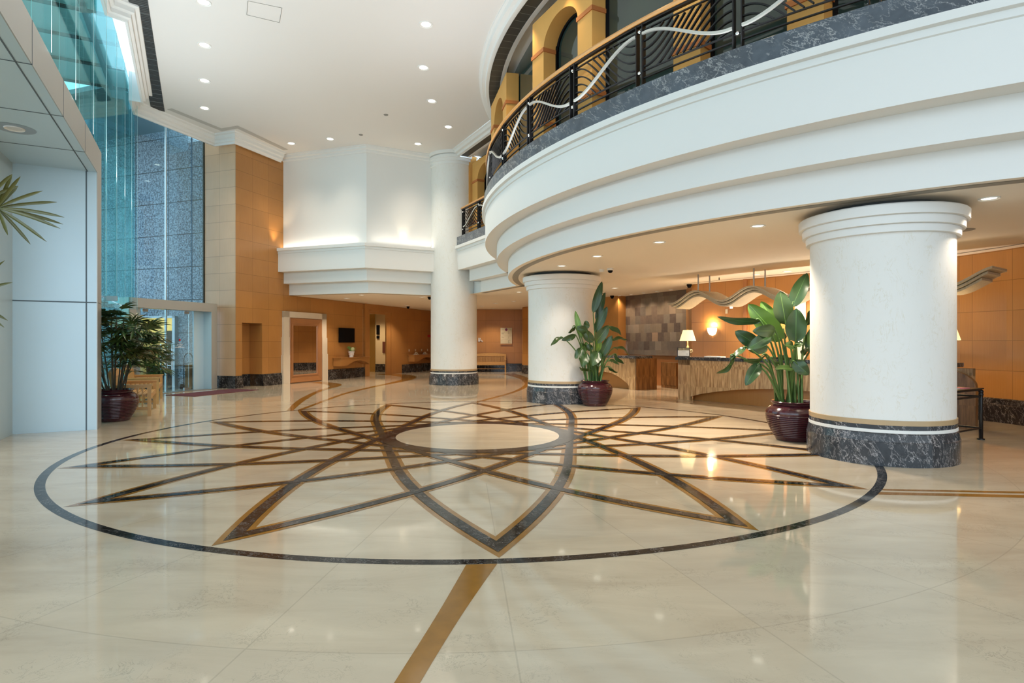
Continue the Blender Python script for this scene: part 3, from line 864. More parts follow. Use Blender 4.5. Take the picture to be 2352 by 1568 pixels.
# the mark on the right leaf: red emblem, small lines of writing seen from behind, a script word, a white rule
em = MB()
def dmark(s0, s1, z0, z1, mi): em.slab(df(s0), DD, s1 - s0, .338, .342, z0, z1, mi)
c0 = 1.12
em.prism([df(c0 + .035 * math.cos(a * PI / 6), .336 + 0 * a) for a in range(2)] + [df(c0, .337)], 1.5, 1.501, 0)
rows = [[(*df(c0 + .036 * r * math.cos(2 * PI * k / 16), .338), 1.585 + .042 * r * math.sin(2 * PI * k / 16)) for k in range(16)] for r in (1, .02)]
em.grid(rows, 0, False, True)
for s0, s1, z0, z1 in ((-.07, .07, 1.505, 1.512), (-.03, .03, 1.485, 1.491), (-.09, .09, 1.405, 1.411), (-.05, .05, 1.375, 1.392), (-.17, .18, 1.355, 1.367)): dmark(c0 + s0, c0 + s1, z0, z1, 1)
pts = [(-.10, 1.43), (-.085, 1.46), (-.075, 1.43), (-.06, 1.45), (-.045, 1.432), (-.03, 1.475), (-.022, 1.432), (0, 1.445), (.012, 1.47), (.02, 1.43), (.04, 1.45), (.055, 1.432), (.065, 1.462), (.08, 1.45), (.10, 1.41)]
em.tube([(*df(c0 + s, .338), z) for s, z in pts], .005, 5, 1)
em.build('door_mark', [M['red'], M['text_white']], dr)

rg = MB().slab((-9.88, 16.92), CA, 2.45, 0, 1.08, 0, .012).build('door_mat', M['rug'], origin=(-9.4, 18.1, 0))
tag(rg, 'flat maroon mat in front of the glass side door', 'door mat')
tr = empty('hand_truck', (*df(.55, .62), .012), 'dark hand truck carrying a cardboard box behind the side door glass', 'hand truck')
o = df(.55, .62)
b = MB()
for s in (-.17, .17):
    q = df(.55 + s, .62); b.tube([(*q, .05), (*q, .95), (*df(.55 + s * .85, .62), 1.08), (*df(.55 + s * .4, .62), 1.15), (*df(.55, .62), 1.16)], .014)
for z in (.15, .5, .85): b.tube([(*df(.38, .62), z), (*df(.72, .62), z)], .01)
b.slab(df(.36, .42), DD, .38, 0, .2, .02, .035); b.build('frame', M['black'], tr)
b = MB().slab(df(.40, .44), DD, .30, 0, .16, .036, .80); b.build('carton', M['card'], tr)
for s in (-.2, .2):
    b = MB(); q = df(.55 + s, .66)
    b.tube([(*df(.55 + s - .02, .66), .10), (*df(.55 + s + .02, .66), .10)], .09, 14); b.build('wheel', M['black'], tr)

# ------------------------------------------------------------------ left wall fittings (s along the wall, w towards the lobby)
def lw(s, wv=0.0): return add2(W0, (s, CA), (wv, CB))


def wbox(b, s0, s1, w0, w1, z0, z1, mi=0): return b.slab(lw(s0), CA, s1 - s0, w0, w1, z0, z1, mi)


def tilted(name, s, label, cat, **k): return empty(name, (*lw(s), 0), label, cat, **k)


mr = empty('wall_mirror', (*lw(3.4), 0), 'tall mirror in a wide wooden frame with a cream stone surround', 'mirror')
b = MB(); wbox(b, 2.18, 2.47, 0, .09, 1.7, 2.65); wbox(b, 4.34, 4.63, 0, .09, 1.7, 2.65); wbox(b, 2.18, 4.63, 0, .09, 2.43, 2.652)
wbox(b, 2.15, 2.47, 0, .10, 1.05, 1.7); wbox(b, 4.34, 4.66, 0, .10, 1.05, 1.7)
wbox(b, 2.12, 2.47, 0, .11, 0, 1.05); wbox(b, 4.34, 4.69, 0, .11, 0, 1.05); b.build('stone_surround', M['stone_trim'], mr)
b = MB()
fo_, fi_ = (2.47, 4.34, 0, 2.43), (2.74, 4.07, .31, 2.14)
def fr_pt(r, k, wv): return (*lw(r[0] if k in (0, 3) else r[1], wv), r[2] if k in (0, 1) else r[3])
rings = [(fo_, .07), ((2.50, 4.31, .03, 2.40), .11), ((2.64, 4.17, .2, 2.24), .05), ((2.70, 4.11, .27, 2.18), .07), (fi_, .03)]
for (r0, a0), (r1, a1) in zip(rings, rings[1:]):
    for k in range(4):
        p = [fr_pt(r0, k, a0), fr_pt(r0, (k + 1) % 4, a0), fr_pt(r1, (k + 1) % 4, a1), fr_pt(r1, k, a1)]
        hz = k in (0, 2)
        b.face(p, 0, [((q[2] if hz else q[0] + q[1]) * 1.0, (q[0] + q[1] if hz else q[2])) for q in p])
b.build('frame', M['frame_wood'], mr)
b = MB(); b.face([(*lw(2.74, .03), .31), (*lw(4.07, .03), .31), (*lw(4.07, .03), 2.14), (*lw(2.74, .03), 2.14)])
b.build('mirror_glass', plain('mirror_silver', (.75, .72, .70), .015, 1.0, var=0), mr)

tv = MB()
wbox(tv, 5.49, 6.53, .04, .11, 1.51, 2.12); wbox(tv, 5.8, 6.2, 0, .04, 1.7, 1.95)
tag(tv.build('television', M['black'], origin=(*lw(6.0), 1.8)), 'square black flat television on the left wall above the white vase', 'television')


def console(s0, s1, label):
    e = empty('console_shelf', (*lw((s0 + s1) / 2), .54), label, 'console table', 'wall hung consoles in the far passage')
    b = MB(); wbox(b, s0 - .03, s1 + .03, 0, .40, .862, .892); b.build('table_top', M['wood_plain'], e)
    b = MB(); n = 16; top, bot = .862, .545
    L = s1 - s0; a0, a1 = s0 + .22 * L, s1 - .0 * L
    def zb(s):
        if s <= a0: return bot
        q = (s - a0) / (s1 + .02 - a0); return bot + .20 * math.sin(PI * min(1, q)) ** .75
    ss = [s0, a0] + [a0 + (s1 - a0) * k / n for k in range(1, n + 1)]
    for p, q in zip(ss, ss[1:]):
        b.face([(*lw(p, .38), zb(p)), (*lw(q, .38), zb(q)), (*lw(q, .38), top), (*lw(p, .38), top)], 0, [(p, zb(p)), (q, zb(q)), (q, top), (p, top)])
        b.face([(*lw(p, .02), zb(p)), (*lw(q, .02), zb(q)), (*lw(q, .38), zb(q)), (*lw(p, .38), zb(p))], 0)
    for s in (s0, s1): b.face([(*lw(s, .02), zb(s)), (*lw(s, .38), zb(s)), (*lw(s, .38), top), (*lw(s, .02), top)], 0, [(0, .5), (.36, .5), (.36, .86), (0, .86)])
    b.build('apron', M['wood_plain'], e)
    return e


console(5.15, 7.25, 'arched wooden console under the black television')
console(11.3, 13.4, 'arched wooden console with two telephones, beside the slender column')
vs = empty('flower_vase', (*lw(6.15, .2), .892), 'ribbed white vase with a pale flower on the wooden console', 'vase')
q = lw(6.15, .2)
MB().lathe([(0, 0), (.085, 0), (.095, .06), (.098, .10), (.125, .12), (.105, .135), (.108, .165), (.135, .19), (.112, .205), (.115, .225), (.155, .255), (.125, .262), (.11, .24), (0, .22)], 32, q, z=.892).build('pot', M['ceramic'], vs)
MB().ball((q[0] + .05, q[1] + .02, 1.23), .085, n=14).build('flower', plain('pale_flower', (.55, .58, .30), .8, var=.3, vs=40), vs)
b = MB()
for k in range(9):
    a = k * .7; b.ribbon(crom([(q[0], q[1], 1.12), (q[0] - .05 + .05 * math.cos(a), q[1] + .05 * math.sin(a), 1.22 + .02 * (k % 3)), (q[0] - .09 + .09 * math.cos(a), q[1] + .09 * math.sin(a), 1.27 + .03 * (k % 4))], 4), Vector((.6, .8, 0)), .05, .006)
b.tube(crom([(q[0] + .08, q[1], 1.14), (q[0] + .20, q[1], 1.22), (q[0] + .17, q[1], 1.31), (q[0] + .10, q[1], 1.30)], 6), .006, 5)
b.build('greenery', M['leaf_palm'], vs)
for i, s in enumerate((11.8, 12.75)):
    t = empty('telephone', (*lw(s, .2), .892), ('cream telephone on the console, the left one', 'cream telephone on the console, next to the slender column')[i], 'telephone', 'telephones on the far console')
    b = MB(); wbox(b, s - .10, s + .12, .10, .30, .892, .93); b.build('base', M['cream_plate'], t)
    b = MB(); b.tube(crom([(*lw(s - .13, .2), .93), (*lw(s - .08, .2), .985), (*lw(s + .05, .2), .99), (*lw(s + .12, .2), .94)], 6), .032, 8); b.build('handset', M['cream_plate'], t)
for i, s in enumerate((11.42, 12.08, 12.75, 13.42)):
    b = MB(); wbox(b, s - .045, s + .045, 0, .012, 1.06, 1.17)
    tag(b.build('wall_socket', M['cream_plate'], origin=(*lw(s), 1.1)), ['leftmost', 'second from left', 'third from left', 'rightmost'][i] + ' small cream wall plate above the telephone console', 'wall plate', 'wall plates above the far console')
b = MB(); wbox(b, 13.45, 13.75, 0, .02, 1.80, 1.93); tag(b.build('call_box', M['red'], origin=(*lw(13.6), 1.86)), 'tiny red box on the far left wall by the slender column', 'alarm box')

# lift alcove
al = MB()
for s0, s1, z0, z1 in ((7.40, 7.75, 0, 3.25), (9.16, 10.6, 0, 3.25), (7.75, 9.16, 2.82, 3.25)):
    wbox(al, s0, s1, 0, .06, z0, z1)
for s0, s1, z0, z1 in ((9.55, 9.62, 0, 2.95), (7.75, 9.6, 2.93, 3.0)): wbox(al, s0, s1, .06, .09, z0, z1)
alo = al.build('trim_6', M['wood_plain']); tag(alo, 'wide wooden portal around the lift alcove in the left wall', 'trim', kind='structure')
def la(s, wv): return lw(s, wv)
b = MB()
b.slab(la(11.4, -1.95), CB, 1.25, -.02, .02, 0, 3.0); b.build('alcove_wall', M['beige'], alo)
MB().slab(la(11.4, -2.38), CB, .42, -.02, .05, 0, 3.0).build('brass_strip', M['brass'], alo)
MB().slab(la(11.45, -4.2), CB, 1.85, -.02, .02, 0, 2.3).build('lift_door', plain('dark_bronze', (.07, .03, .015), .3, .4), alo)
MB().slab(la(11.5, -4.2), CB, 1.85, -.02, .02, 2.3, 3.0).build('alcove_lintel', M['beige'], alo)
b = MB(); b.slab(la(7.3, -4.2), CA, 4.2, -.03, 0, 0, 3.0); b.slab(la(7.3, -4.2), CB, 4.2, -.03, 0, 0, 3.0); b.build('alcove_side', M['beige'], alo)
MB().face([(*la(7, -4.4), 3.0), (*la(12, -4.4), 3.0), (*la(12, 0), 3.0), (*la(7, 0), 3.0)]).build('alcove_ceiling', M['ceil_low'], alo)
MB().slab(la(11.36, -1.93), CB, 1.22, -.01, .03, 0, .40).build('alcove_plinth', M['plinth'], alo)
b = MB(); b.slab(la(11.37, -1.86), CB, .17, -.01, .05, 1.93, 2.42); b.slab(la(11.365, -1.85), CB, .15, -.01, .05, 1.72, 1.86); tag(b.build('floor_indicator', M['black'], origin=(*la(11.36, -1.78), 2.1)), 'black lift indicator panel on the beige alcove wall', 'indicator')
b = MB(); b.slab(la(11.37, -1.50), CB, .17, -.01, .05, .98, 1.56); tag(b.build('call_plate', M['brown'], origin=(*la(11.36, -1.4), 1.3)), 'brown plate on the beige alcove wall, right of the indicator', 'wall plate')
spot((*la(9.3, -1.2), 2.95), 60, 150, .8); spot((*la(10.4, -1.6), 2.95), 60, 140, .8)

# directory board and lettering on the far wall
sg = empty('directory_sign', (-.29, 31.08, 1.95), 'cream directory board with a plum roundel on the far veneer wall', 'notice board')
MB().box(-.60, -.0, 31.05, 31.09, 1.46, 2.28).build('board', plain('cream_board', (.62, .55, .38), .6), sg)
MB().box(-.60, -.0, 31.04, 31.09, 1.40, 1.46).build('ledge', M['wood_plain'], sg)
MB().grid([[(-.30 + .065 * r * math.cos(k * PI / 12), 31.043, 2.19 + .07 * r * math.sin(k * PI / 12)) for k in range(24)] for r in (1, .01)], 0, False, True).build('roundel', M['purple'], sg)
rnd = random.Random(3); pm_ = plain('faded_lettering', (.30, .26, .18), .7)
for x0, n, z0 in ((-.21, 4, 2.07), (-.21, 3, 1.80), (-.21, 5, 1.62), (-.55, 3, 2.02), (-.55, 2, 1.80), (-.55, 1, 1.60), (-.5, 1, 2.18), (-.12, 1, 2.18), (-.1, 1, 1.60)):
    b = MB()
    for i in range(n):
        L = rnd.uniform(.03, .11 if x0 > -.3 else .2) if n > 1 else .04
        b.box(x0, x0 + L, 31.044, 31.048, z0 - i * .034, z0 - i * .034 + .014)
    b.build('print', pm_, sg)
b = MB()
b.box(-.57, -.03, 31.044, 31.048, 1.86, 1.864); b.box(-.57, -.03, 31.044, 31.048, 1.68, 1.684)
b.build('ruled_line', pm_, sg)
b = MB()
b.box(-1.76, -1.72, 31.06, 31.09, 1.56, 1.76)
for p, q in (((-1.68, 1.76), (-1.58, 1.56)), ((-1.68, 1.76), (-1.70, 1.56)), ((-1.58, 1.62), (-1.53, 1.56)), ((-1.71, 1.62), (-1.58, 1.60))):
    b.tube([(p[0], 31.075, p[1]), (q[0], 31.075, q[1])], .016, 6)
tag(b.build('wall_lettering', M['text_white'], origin=(-1.66, 31.08, 1.66)), 'small white sign letters on the far wall beside the slender column', 'sign')


# ------------------------------------------------------------------ slatted wooden benches
def make_bench(label):
    e = empty('bench', (0, 0, 0), label, 'bench', 'slatted wooden benches')
    W = M['bench_wood']
    for x in (-.80, .80):
        MB().box(x - .032, x + .032, -.34, -.275, 0, .625).build('leg', W, e)
        b = MB(); b.ribbon([(x, .28, 0), (x, .29, .42), (x, .33, .66), (x, .37, .90)], Vector((1, 0, 0)), .064, .055); b.build('leg', W, e)
        MB().box(x - .045, x + .045, -.36, .36, .625, .652).build('armrest', W, e)
        b = MB(); b.box(x - .02, x + .02, -.28, .29, .14, .19); b.box(x - .02, x + .02, -.28, .30, .58, .625)
        for k in range(5): b.box(x - .010, x + .010, -.20 + .085 * k, -.175 + .085 * k, .19, .59)
        b.build('side_slats', W, e)
    b = MB()
    for k in range(7): b.box(-.78, .78, -.33 + .088 * k, -.255 + .088 * k, .425, .447)
    b.build('seat', W, e)
    MB().box(-.77, .77, -.335, -.305, .355, .425).build('seat_rail', W, e)
    MB().box(-.77, .77, .25, .28, .355, .425).build('seat_rail', W, e)
    MB().box(-.77, .77, -.02, .02, .145, .18).build('stretcher', W, e)
    # back: curved top rail and upright slats, leaning backwards
    def bk(z): return .285 + .09 * (z - .45) / .45
    b = MB()
    for k in range(26):
        x = -.75 + 1.5 * k / 25
        b.ribbon([(x, bk(.46), .46), (x, bk(.84), .84)], Vector((1, 0, 0)), .036, .018)
    b.build('back_slats', W, e)
    b = MB(); n = 20; rows = []
    for i in range(n + 1):
        x = -.80 + 1.6 * i / n; zt = .90 + .07 * (1 - (x / .8) ** 2); zb = .80
        rows.append([(x, bk(zb) - .022, zb), (x, bk(zb) + .022, zb), (x, bk(zt) + .022, zt), (x, bk(zt) - .022, zt)])
    b.grid(rows, 0, False, True); b.face(rows[0]); b.face(list(reversed(rows[-1]))); b.build('back_rail', W, e)
    b = MB(); b.ribbon([(-.77, bk(.47), .47), (.77, bk(.47), .47)], Vector((0, .2, .98)), .05, .03); b.build('back_rail', W, e)
    return e


bench = make_bench('front bench of the two by the glass front, beside the palm pot')
rzb = math.radians(117.7)
bench.location = (-8.06, 12.70, 0); bench.rotation_euler = (0, 0, rzb)
clone(bench, (-9.36, 15.15, 0), rzb, 'rear bench by the glass front, nearest the maroon mat')
clone(bench, (-1.14, 30.66, 0), 0, 'slatted bench against the far veneer wall under the directory board')


# ------------------------------------------------------------------ glazed pots
POT = [(0, 0), (.25, 0), (.27, .01), (.295, .06)]
for k in range(12):
    z = .075 + k * .0285; tt = (z - .06) / .345
    r = .290 + .125 * math.sin(min(1, tt) * PI / 2) ** .95
    POT += [(r - .004, z - .012), (r + .003, z - .004), (r + .003, z + .006), (r - .004, z + .013)]
POT += [(.414, .425), (.408, .452), (.394, .48), (.372, .505), (.345, .525), (.318, .540), (.305, .552), (.31, .567), (.335, .578), (.345, .592), (.335, .603), (.305, .600), (.292, .57), (.29, .53)]


def pot(e, x, y, s=1.0):
    MB().lathe([(r * s, z * s) for r, z in POT], 56, (x, y)).build('pot', M['pot'], e)
    MB().lathe([(0, .53 * s), (.295 * s, .53 * s)], 32, (x, y)).build('soil', M['soil'], e)


def blade(e, B, T, wid, mat, face=None, droop=0.0, fold=.18, seed=0, wmax=None):
    """paddle leaf from B to T"""
    B, T = Vector(B), Vector(T); ax = T - B; L = ax.length; t = ax.normalized()
    view = (Vector((0, 0, 1.5)) - (B + T) / 2).normalized() if face is None else Vector(face)
    view = (view - t * view.dot(t)).normalized(); side = t.cross(view).normalized()
    real = max(wid, wmax or .16); ca = min(1, wid / real); ph = math.acos(ca) * (1 if seed % 2 else -1)
    s = side * math.cos(ph) + view * math.sin(ph); nn = s.cross(t).normalized()
    n, k = 16, 6; rows, uvs = [], []
    for i in range(n + 1):
        q = i / n
        wv = real / 2 * (math.sin(PI * min(1, max(0, q)) ** .82) ** .62 if 0 < q < 1 else 0)
        c = B + ax * q + nn * (droop * L * math.sin(PI * q)) + Vector((0, 0, -abs(droop) * .5 * L * q * q))
        r, u = [], []
        for j in range(k + 1):
            x = -1 + 2 * j / k
            wob = .012 * math.sin(9 * q + 3 * x + seed) * abs(x)
            r.append(c + s * (x * wv) + nn * (fold * wv * x * x + wob)); u.append((x, q))
        rows.append(r); uvs.append(u)
    b = MB(); b.grid(rows, 0, True, False, uvs)
    return b.build('leaf', mat, e)


def paradise(name, label, x, y, leaves, Y, crop, mats):
    """bird of paradise plant: leaves given as (base, tip, apparent width, depth shift, material) in a frontal view"""
    e = empty(name, (x, y, 0), label, 'potted plant'); pot(e, x, y)
    ox, oy, k = crop
    rnd = random.Random(5)
    for i, (bx, by, tx, ty, wv, dy, mi, dr_) in enumerate(leaves):
        B = at(ox + bx / k, oy + by / k, Y + dy * .7); T = at(ox + tx / k, oy + ty / k, Y + dy)
        wr = wv / k / 1363 * Y
        blade(e, B, T, wr, mats[mi], None, dr_, .2, i, .15 if wv < 70 else .18)
        a = rnd.uniform(0, 2 * PI); rr0 = rnd.uniform(.02, .20)
        S = Vector((x + rr0 * math.cos(a) * 1.0, y + rr0 * math.sin(a), .53))
        S.x = x + max(-.2, min(.2, (B.x - x) * .35 + rnd.uniform(-.06, .06)))
        mid = S.lerp(B, .55) + Vector((-(B.x - S.x) * .16, 0, .10)); ov = (T - B).normalized()
        curve = crom([S, mid, B, B + ov * .10], 8)
        m_ = len(curve); MB().tube(curve, [.020 - .012 * j / (m_ - 1) for j in range(m_)], 7).build('stem', M['stem'], e)
    return e


LM = [M['leaf'], M['leaf_pale'], M['leaf_palm']]
big = [(710, 375, 835, 90, 120, .05, 0, .03), (660, 520, 612, 238, 150, -.05, 2, .03), (625, 655, 350, 335, 165, .0, 1, .05), (600, 560, 455, 322, 110, .12, 1, .03),
       (740, 660, 745, 382, 158, -.25, 0, .02), (455, 492, 100, 445, 62, -.10, 0, .06), (575, 570, 388, 560, 105, -.28, 2, .10), (430, 690, 243, 565, 115, -.05, 0, .05),
       (545, 600, 340, 712, 100, -.30, 0, .06), (512, 700, 352, 722, 95, -.05, 2, .06), (340, 705, 212, 815, 45, -.30, 0, .08), (240, 765, 95, 900, 40, -.35, 2, .16),
       (445, 835, 330, 1008, 95, -.38, 0, .06), (505, 765, 312, 800, 40, -.30, 2, .12), (735, 710, 645, 680, 55, -.32, 2, .08), (730, 690, 805, 672, 55, -.25, 2, .08),
       (722, 890, 570, 878, 42, -.35, 2, .08), (718, 815, 850, 925, 105, -.32, 0, .04), (540, 785, 604, 840, 50, -.15, 2, .05), (850, 740, 862, 545, 70, .10, 2, .02),
       (830, 520, 870, 395, 60, .25, 0, .02), (800, 770, 850, 700, 50, .05, 2, .04), (640, 560, 655, 640, 40, .2, 2, .02), (690, 800, 600, 760, 50, .15, 2, .05)]
paradise('potted_plant', 'large broad leaved plant in an oxblood pot against the nearest column', 4.37, 9.18, big, 9.15, (1620, 600, 3.564), LM)
mid_ = [(715, 622, 795, 332, 72, .0, 0, .03), (742, 690, 822, 430, 62, .12, 0, .03), (732, 795, 842, 558, 78, -.1, 0, .04), (612, 850, 555, 598, 55, .1, 1, .03),
        (660, 765, 648, 688, 55, .1, 2, .03), (715, 885, 612, 762, 85, -.05, 2, .04), (662, 792, 568, 742, 72, -.15, 0, .06), (560, 822, 430, 862, 55, -.2, 0, .08), (440, 842, 335, 912, 38, -.25, 2, .10),
        (552, 742, 490, 796, 28, -.1, 2, .08), (736, 892, 858, 722, 92, -.3, 2, .10), (850, 752, 970, 812, 42, -.1, 0, .14), (782, 1015, 885, 818, 85, -.2, 0, .05), (880, 868, 1022, 858, 30, -.1, 2, .10),
        (757, 975, 770, 800, 52, -.25, 1, .02), (622, 938, 550, 1030, 72, -.25, 0, .06), (762, 968, 702, 1095, 100, -.38, 0, .05), (662, 988, 612, 1102, 82, -.35, 0, .05), (782, 1028, 758, 1102, 70, -.35, 2, .04),
        (900, 935, 1040, 992, 24, -.2, 2, .18), (905, 990, 995, 1070, 34, -.2, 2, .12), (850, 1052, 945, 1082, 26, -.2, 2, .12), (850, 1102, 938, 1148, 22, -.2, 2, .12), (690, 1132, 590, 1104, 28, -.2, 2, .10),
        (640, 965, 655, 880, 50, .05, 1, .02), (700, 960, 660, 900, 60, .05, 2, .03), (600, 900, 660, 950, 55, .05, 2, .04)]
paradise('potted_plant', 'broad leaved plant in an oxblood pot beside the middle column', 1.99, 14.22, mid_, 14.2, (1180, 560, 3.92), LM)


def frond(e, hub, dirn, n=8, L=.36, wd=.034, spread=150, mat=None, rnd=random, droop=.25):
    """fan leaf of a lady palm"""
    d = Vector(dirn).normalized(); s = d.cross(Vector((0, 0, 1)))
    s = s.normalized() if s.length > .05 else Vector((1, 0, 0)); up = s.cross(d)
    b = MB()
    for i in range(n):
        a = math.radians(-spread / 2 + spread * i / (n - 1)) + rnd.uniform(-.06, .06); l = L * rnd.uniform(.8, 1.1) * (1 - .2 * abs(i - (n - 1) / 2) / n)
        v = d * math.cos(a) + s * math.sin(a); sd = v.cross(up).normalized()
        rows, uvs = [], []
        for k in range(6):
            q = k / 5; c = Vector(hub) + v * l * q + Vector((0, 0, -droop * l * q * q)); w_ = wd * (.35 + 1.5 * q) if q < .35 else wd * (.9 * (1 - ((q - .35) / .65) ** 2.2) + .06)
            rows.append([c - sd * w_ / 2 + up * .15 * w_, c, c + sd * w_ / 2 + up * .15 * w_]); uvs.append([(-1, q), (0, q), (1, q)])
        b.grid(rows, 0, True, False, uvs)
    return b.build('frond', mat or M['leaf_palm'], e)


def lady_palm(label, x, y, H, R, nst, per, seed, s=1.0, base_z=.53):
    rnd = random.Random(seed)
    e = empty('potted_palm', (x, y, 0), label, 'potted palm'); pot(e, x, y, s)
    for i in range(nst):
        a = rnd.uniform(0, 2 * PI); r0 = rnd.uniform(.03, .22) * s; lean = rnd.uniform(.1, .55) * R
        top = Vector((x + (r0 + lean) * math.cos(a), y + (r0 + lean) * math.sin(a), base_z * s + (H - base_z) * rnd.uniform(.45, .93)))
        S = Vector((x + r0 * math.cos(a), y + r0 * math.sin(a), .52 * s))
        MB().tube(crom([S, S.lerp(top, .5) + Vector((0, 0, .05)), top], 5), .011, 6).build('stem', M['cane'], e)
        for k in range(per):
            az = a + rnd.uniform(-1.4, 1.4); el = rnd.uniform(-.35, .85); z = rnd.uniform(-.45, .05)
            P0 = top + Vector((0, 0, min(0, z))); dv = Vector((math.cos(az) * math.cos(el), math.sin(az) * math.cos(el), math.sin(el)))
            hub = P0 + dv * rnd.uniform(.12, .30)
            MB().tube([P0, hub], .005, 4).build('leaf_stalk', M['stem'], e)
            frond(e, hub, dv, rnd.choice((6, 7, 8)), rnd.uniform(.30, .44), .050, rnd.uniform(110, 170), M['leaf_palm'] if rnd.random() < .8 else M['leaf_olive'], rnd)
    return e


lady_palm('dense lady palm in an oxblood pot beside the metal portal', -7.69, 11.46, 2.27, .92, 27, 8, 11)
lady_palm('smaller dark palm between the rear bench and the side door', -10.24, 16.86, 1.72, .34, 10, 5, 23, .46)
# palm reaching in at the left border
e = empty('potted_palm', (-3.95, 3.75, 0), 'palm whose narrow leaves reach in at the left border', 'potted palm'); pot(e, -3.95, 3.75)
HB = Vector((-3.40, 3.92, 2.39))
MB().tube(crom([(-3.95, 3.75, .53), (-3.9, 3.8, 1.5), (-3.8, 3.85, 2.1), (-3.6, 3.9, 2.33), HB], 6), .012, 6).build('stem', M['cane'], e)
MB().tube(crom([(-3.97, 3.72, .53), (-3.95, 3.76, 1.2), (-3.62, 3.9, 1.78)], 6), .012, 6).build('stem', M['cane'], e)


def explicit_frond(hub, tips, Y, wd, mat):
    b = MB(); hub = Vector(hub)
    for i, (u, v) in enumerate(tips):
        T = at(u, v, Y + .05 * ((i * 7) % 5 - 2)); d = T - hub; L = d.length; d.normalize()
        sd = d.cross((Vector((0, 0, 1.5)) - hub).normalized()).normalized(); nn = sd.cross(d); rows, uvs = [], []
        for k in range(9):
            q = k / 8; w_ = wd * (min(1, .35 + 2 * q) if q < .8 else (1.02 - q) * 5) ; c = hub + d * L * q + Vector((0, 0, .10 * L * (q - q * q)))
            rows.append([c - sd * w_ / 2 + nn * .3 * w_, c, c + sd * w_ / 2 + nn * .3 * w_]); uvs.append([(-1, q), (0, q), (1, q)])
        b.grid(rows, 0, True, False, uvs)
    return b.build('frond', mat, e)


explicit_frond(HB, [(47, 405), (98, 438), (131, 464), (148, 499), (145, 515), (139, 525), (107, 555), (70, 561), (18, 540), (-60, 560), (-90, 480), (-60, 420), (-10, 380), (28, 400), (42, 427)], 3.92, .020, M['leaf_olive'])
explicit_frond(HB + Vector((-.02, -.05, .05)), [(28, 400), (42, 427), (33, 440), (-40, 400), (-80, 450)], 3.9, .02, M['leaf_olive'])
explicit_frond((-3.62, 3.9, 1.80), [(11, 598), (29, 648), (18, 736), (10, 752), (-20, 620), (-90, 640), (-80, 720), (-30, 780)], 3.95, .02, M['leaf_olive'])

# ------------------------------------------------------------------ gallery arches above the balcony
def arch_block(name, th, rb, s0, s1, label, base=5.2, top=7.88, spring=7.2, rise=.44, pier=.44, depth=.30, line=None):
    """ochre wall block with one arched opening; s runs to the left as seen from the lobby"""
    if line is None:
        t = math.radians(th); n = (math.cos(t), math.sin(t)); P = (RC[0] + rb * n[0], RC[1] + rb * n[1])
    else:
        n = (-CC[0], -CC[1]); P = line
    d = (n[1], -n[0])
    def q(s, w=0.0): return add2(P, (s, d), (-w, n))
    o0, o1 = s0 + pier, s1 - pier; m = 24
    cx_, hw = (o0 + o1) / 2, (o1 - o0) / 2
    def za(s): return spring + rise * math.sqrt(max(0, 1 - ((s - cx_) / hw) ** 2))
    b = MB()
    for w in (0, depth):
        for a, c in ((s0, o0), (o1, s1)): b.face([(*q(a, w), base), (*q(c, w), base), (*q(c, w), top), (*q(a, w), top)])
        ss = [cx_ - hw * math.cos(PI * k / m) for k in range(m + 1)]
        for a, c in zip(ss, ss[1:]): b.face([(*q(a, w), za(a)), (*q(c, w), za(c)), (*q(c, w), top), (*q(a, w), top)])
    for s in (s0, s1): b.face([(*q(s), base), (*q(s, depth), base), (*q(s, depth), top), (*q(s), top)])
    for s in (o0, o1): b.face([(*q(s), base), (*q(s, depth), base), (*q(s, depth), spring), (*q(s), spring)])
    b.grid([[(*q(s, w), za(s)) for s in ss] for w in (0, depth)], 0, True)
    b.face([(*q(s0), top), (*q(s1), top), (*q(s1, depth), top), (*q(s0, depth), top)])
    e = b.build(name, M['yellow']); tag(e, label, 'arch', kind='structure')
    b = MB()
    for z0, z1 in ((spring - .05, spring + .025), (base + .52, base + .60)):
        for a, c in ((s0, o0), (o1, s1)):
            b.prism([q(a - .02, -.02), q(c + .02, -.02), q(c + .02, depth), q(a - .02, depth)], z0, z1)
    b.build('terracotta_band', M['orange'], e)
    b = MB()
    for s in (o0 + .02, o1 - .02): b.prism([q(s - .025, depth - .03), q(s + .025, depth - .03), q(s + .025, depth + .05), q(s - .025, depth + .05)], base, spring + .1)
    arc_ = [(*q(cx_ - (hw - .03) * math.cos(PI * k / m), depth), spring + (rise - .03) * math.sin(PI * k / m)) for k in range(m + 1)]
    b.tube(arc_, .03, 6); b.build('window_frame', M['black'], e)
    return q(s0, depth + .02), q(s1, depth + .02)


gp = []
gp += list(arch_block('wall_arch_1', -124, 11.25, -1.6, .5, 'ochre arch of the gallery above the upper right of the balcony'))
gp += list(arch_block('wall_arch_2', -138, 11.25, -1.59, .50, 'second ochre gallery arch from the right, behind the railing'))
gp += list(arch_block('wall_arch_3', -152.8, 11.3, -.74, 1.33, 'large ochre gallery arch with its dark window in full view'))
gp += list(arch_block('wall_arch_4', -168, 11.35, .49, 2.55, 'ochre gallery arch seen edge on at the curve of the balcony'))
LP_ = ofs(8.62, 0)
arch_block('wall_arch_5', 0, 0, 8.36, 10.45, 'ochre gallery arch right behind the slender column', line=ofs(8.616, 0))
gb_ = MB()
pts = gp
for p, q in zip(pts, pts[1:]): gb_.face([(*p, 5.2), (*q, 5.2), (*q, 8.16), (*p, 8.16)])
q = ofs(8.30, 9.4); gb_.face([(*ofs(8.28, 10.6), 5.2), (*ofs(8.28, 3.0), 5.2), (*ofs(8.28, 3.0), 8.16), (*ofs(8.28, 10.6), 8.16)])
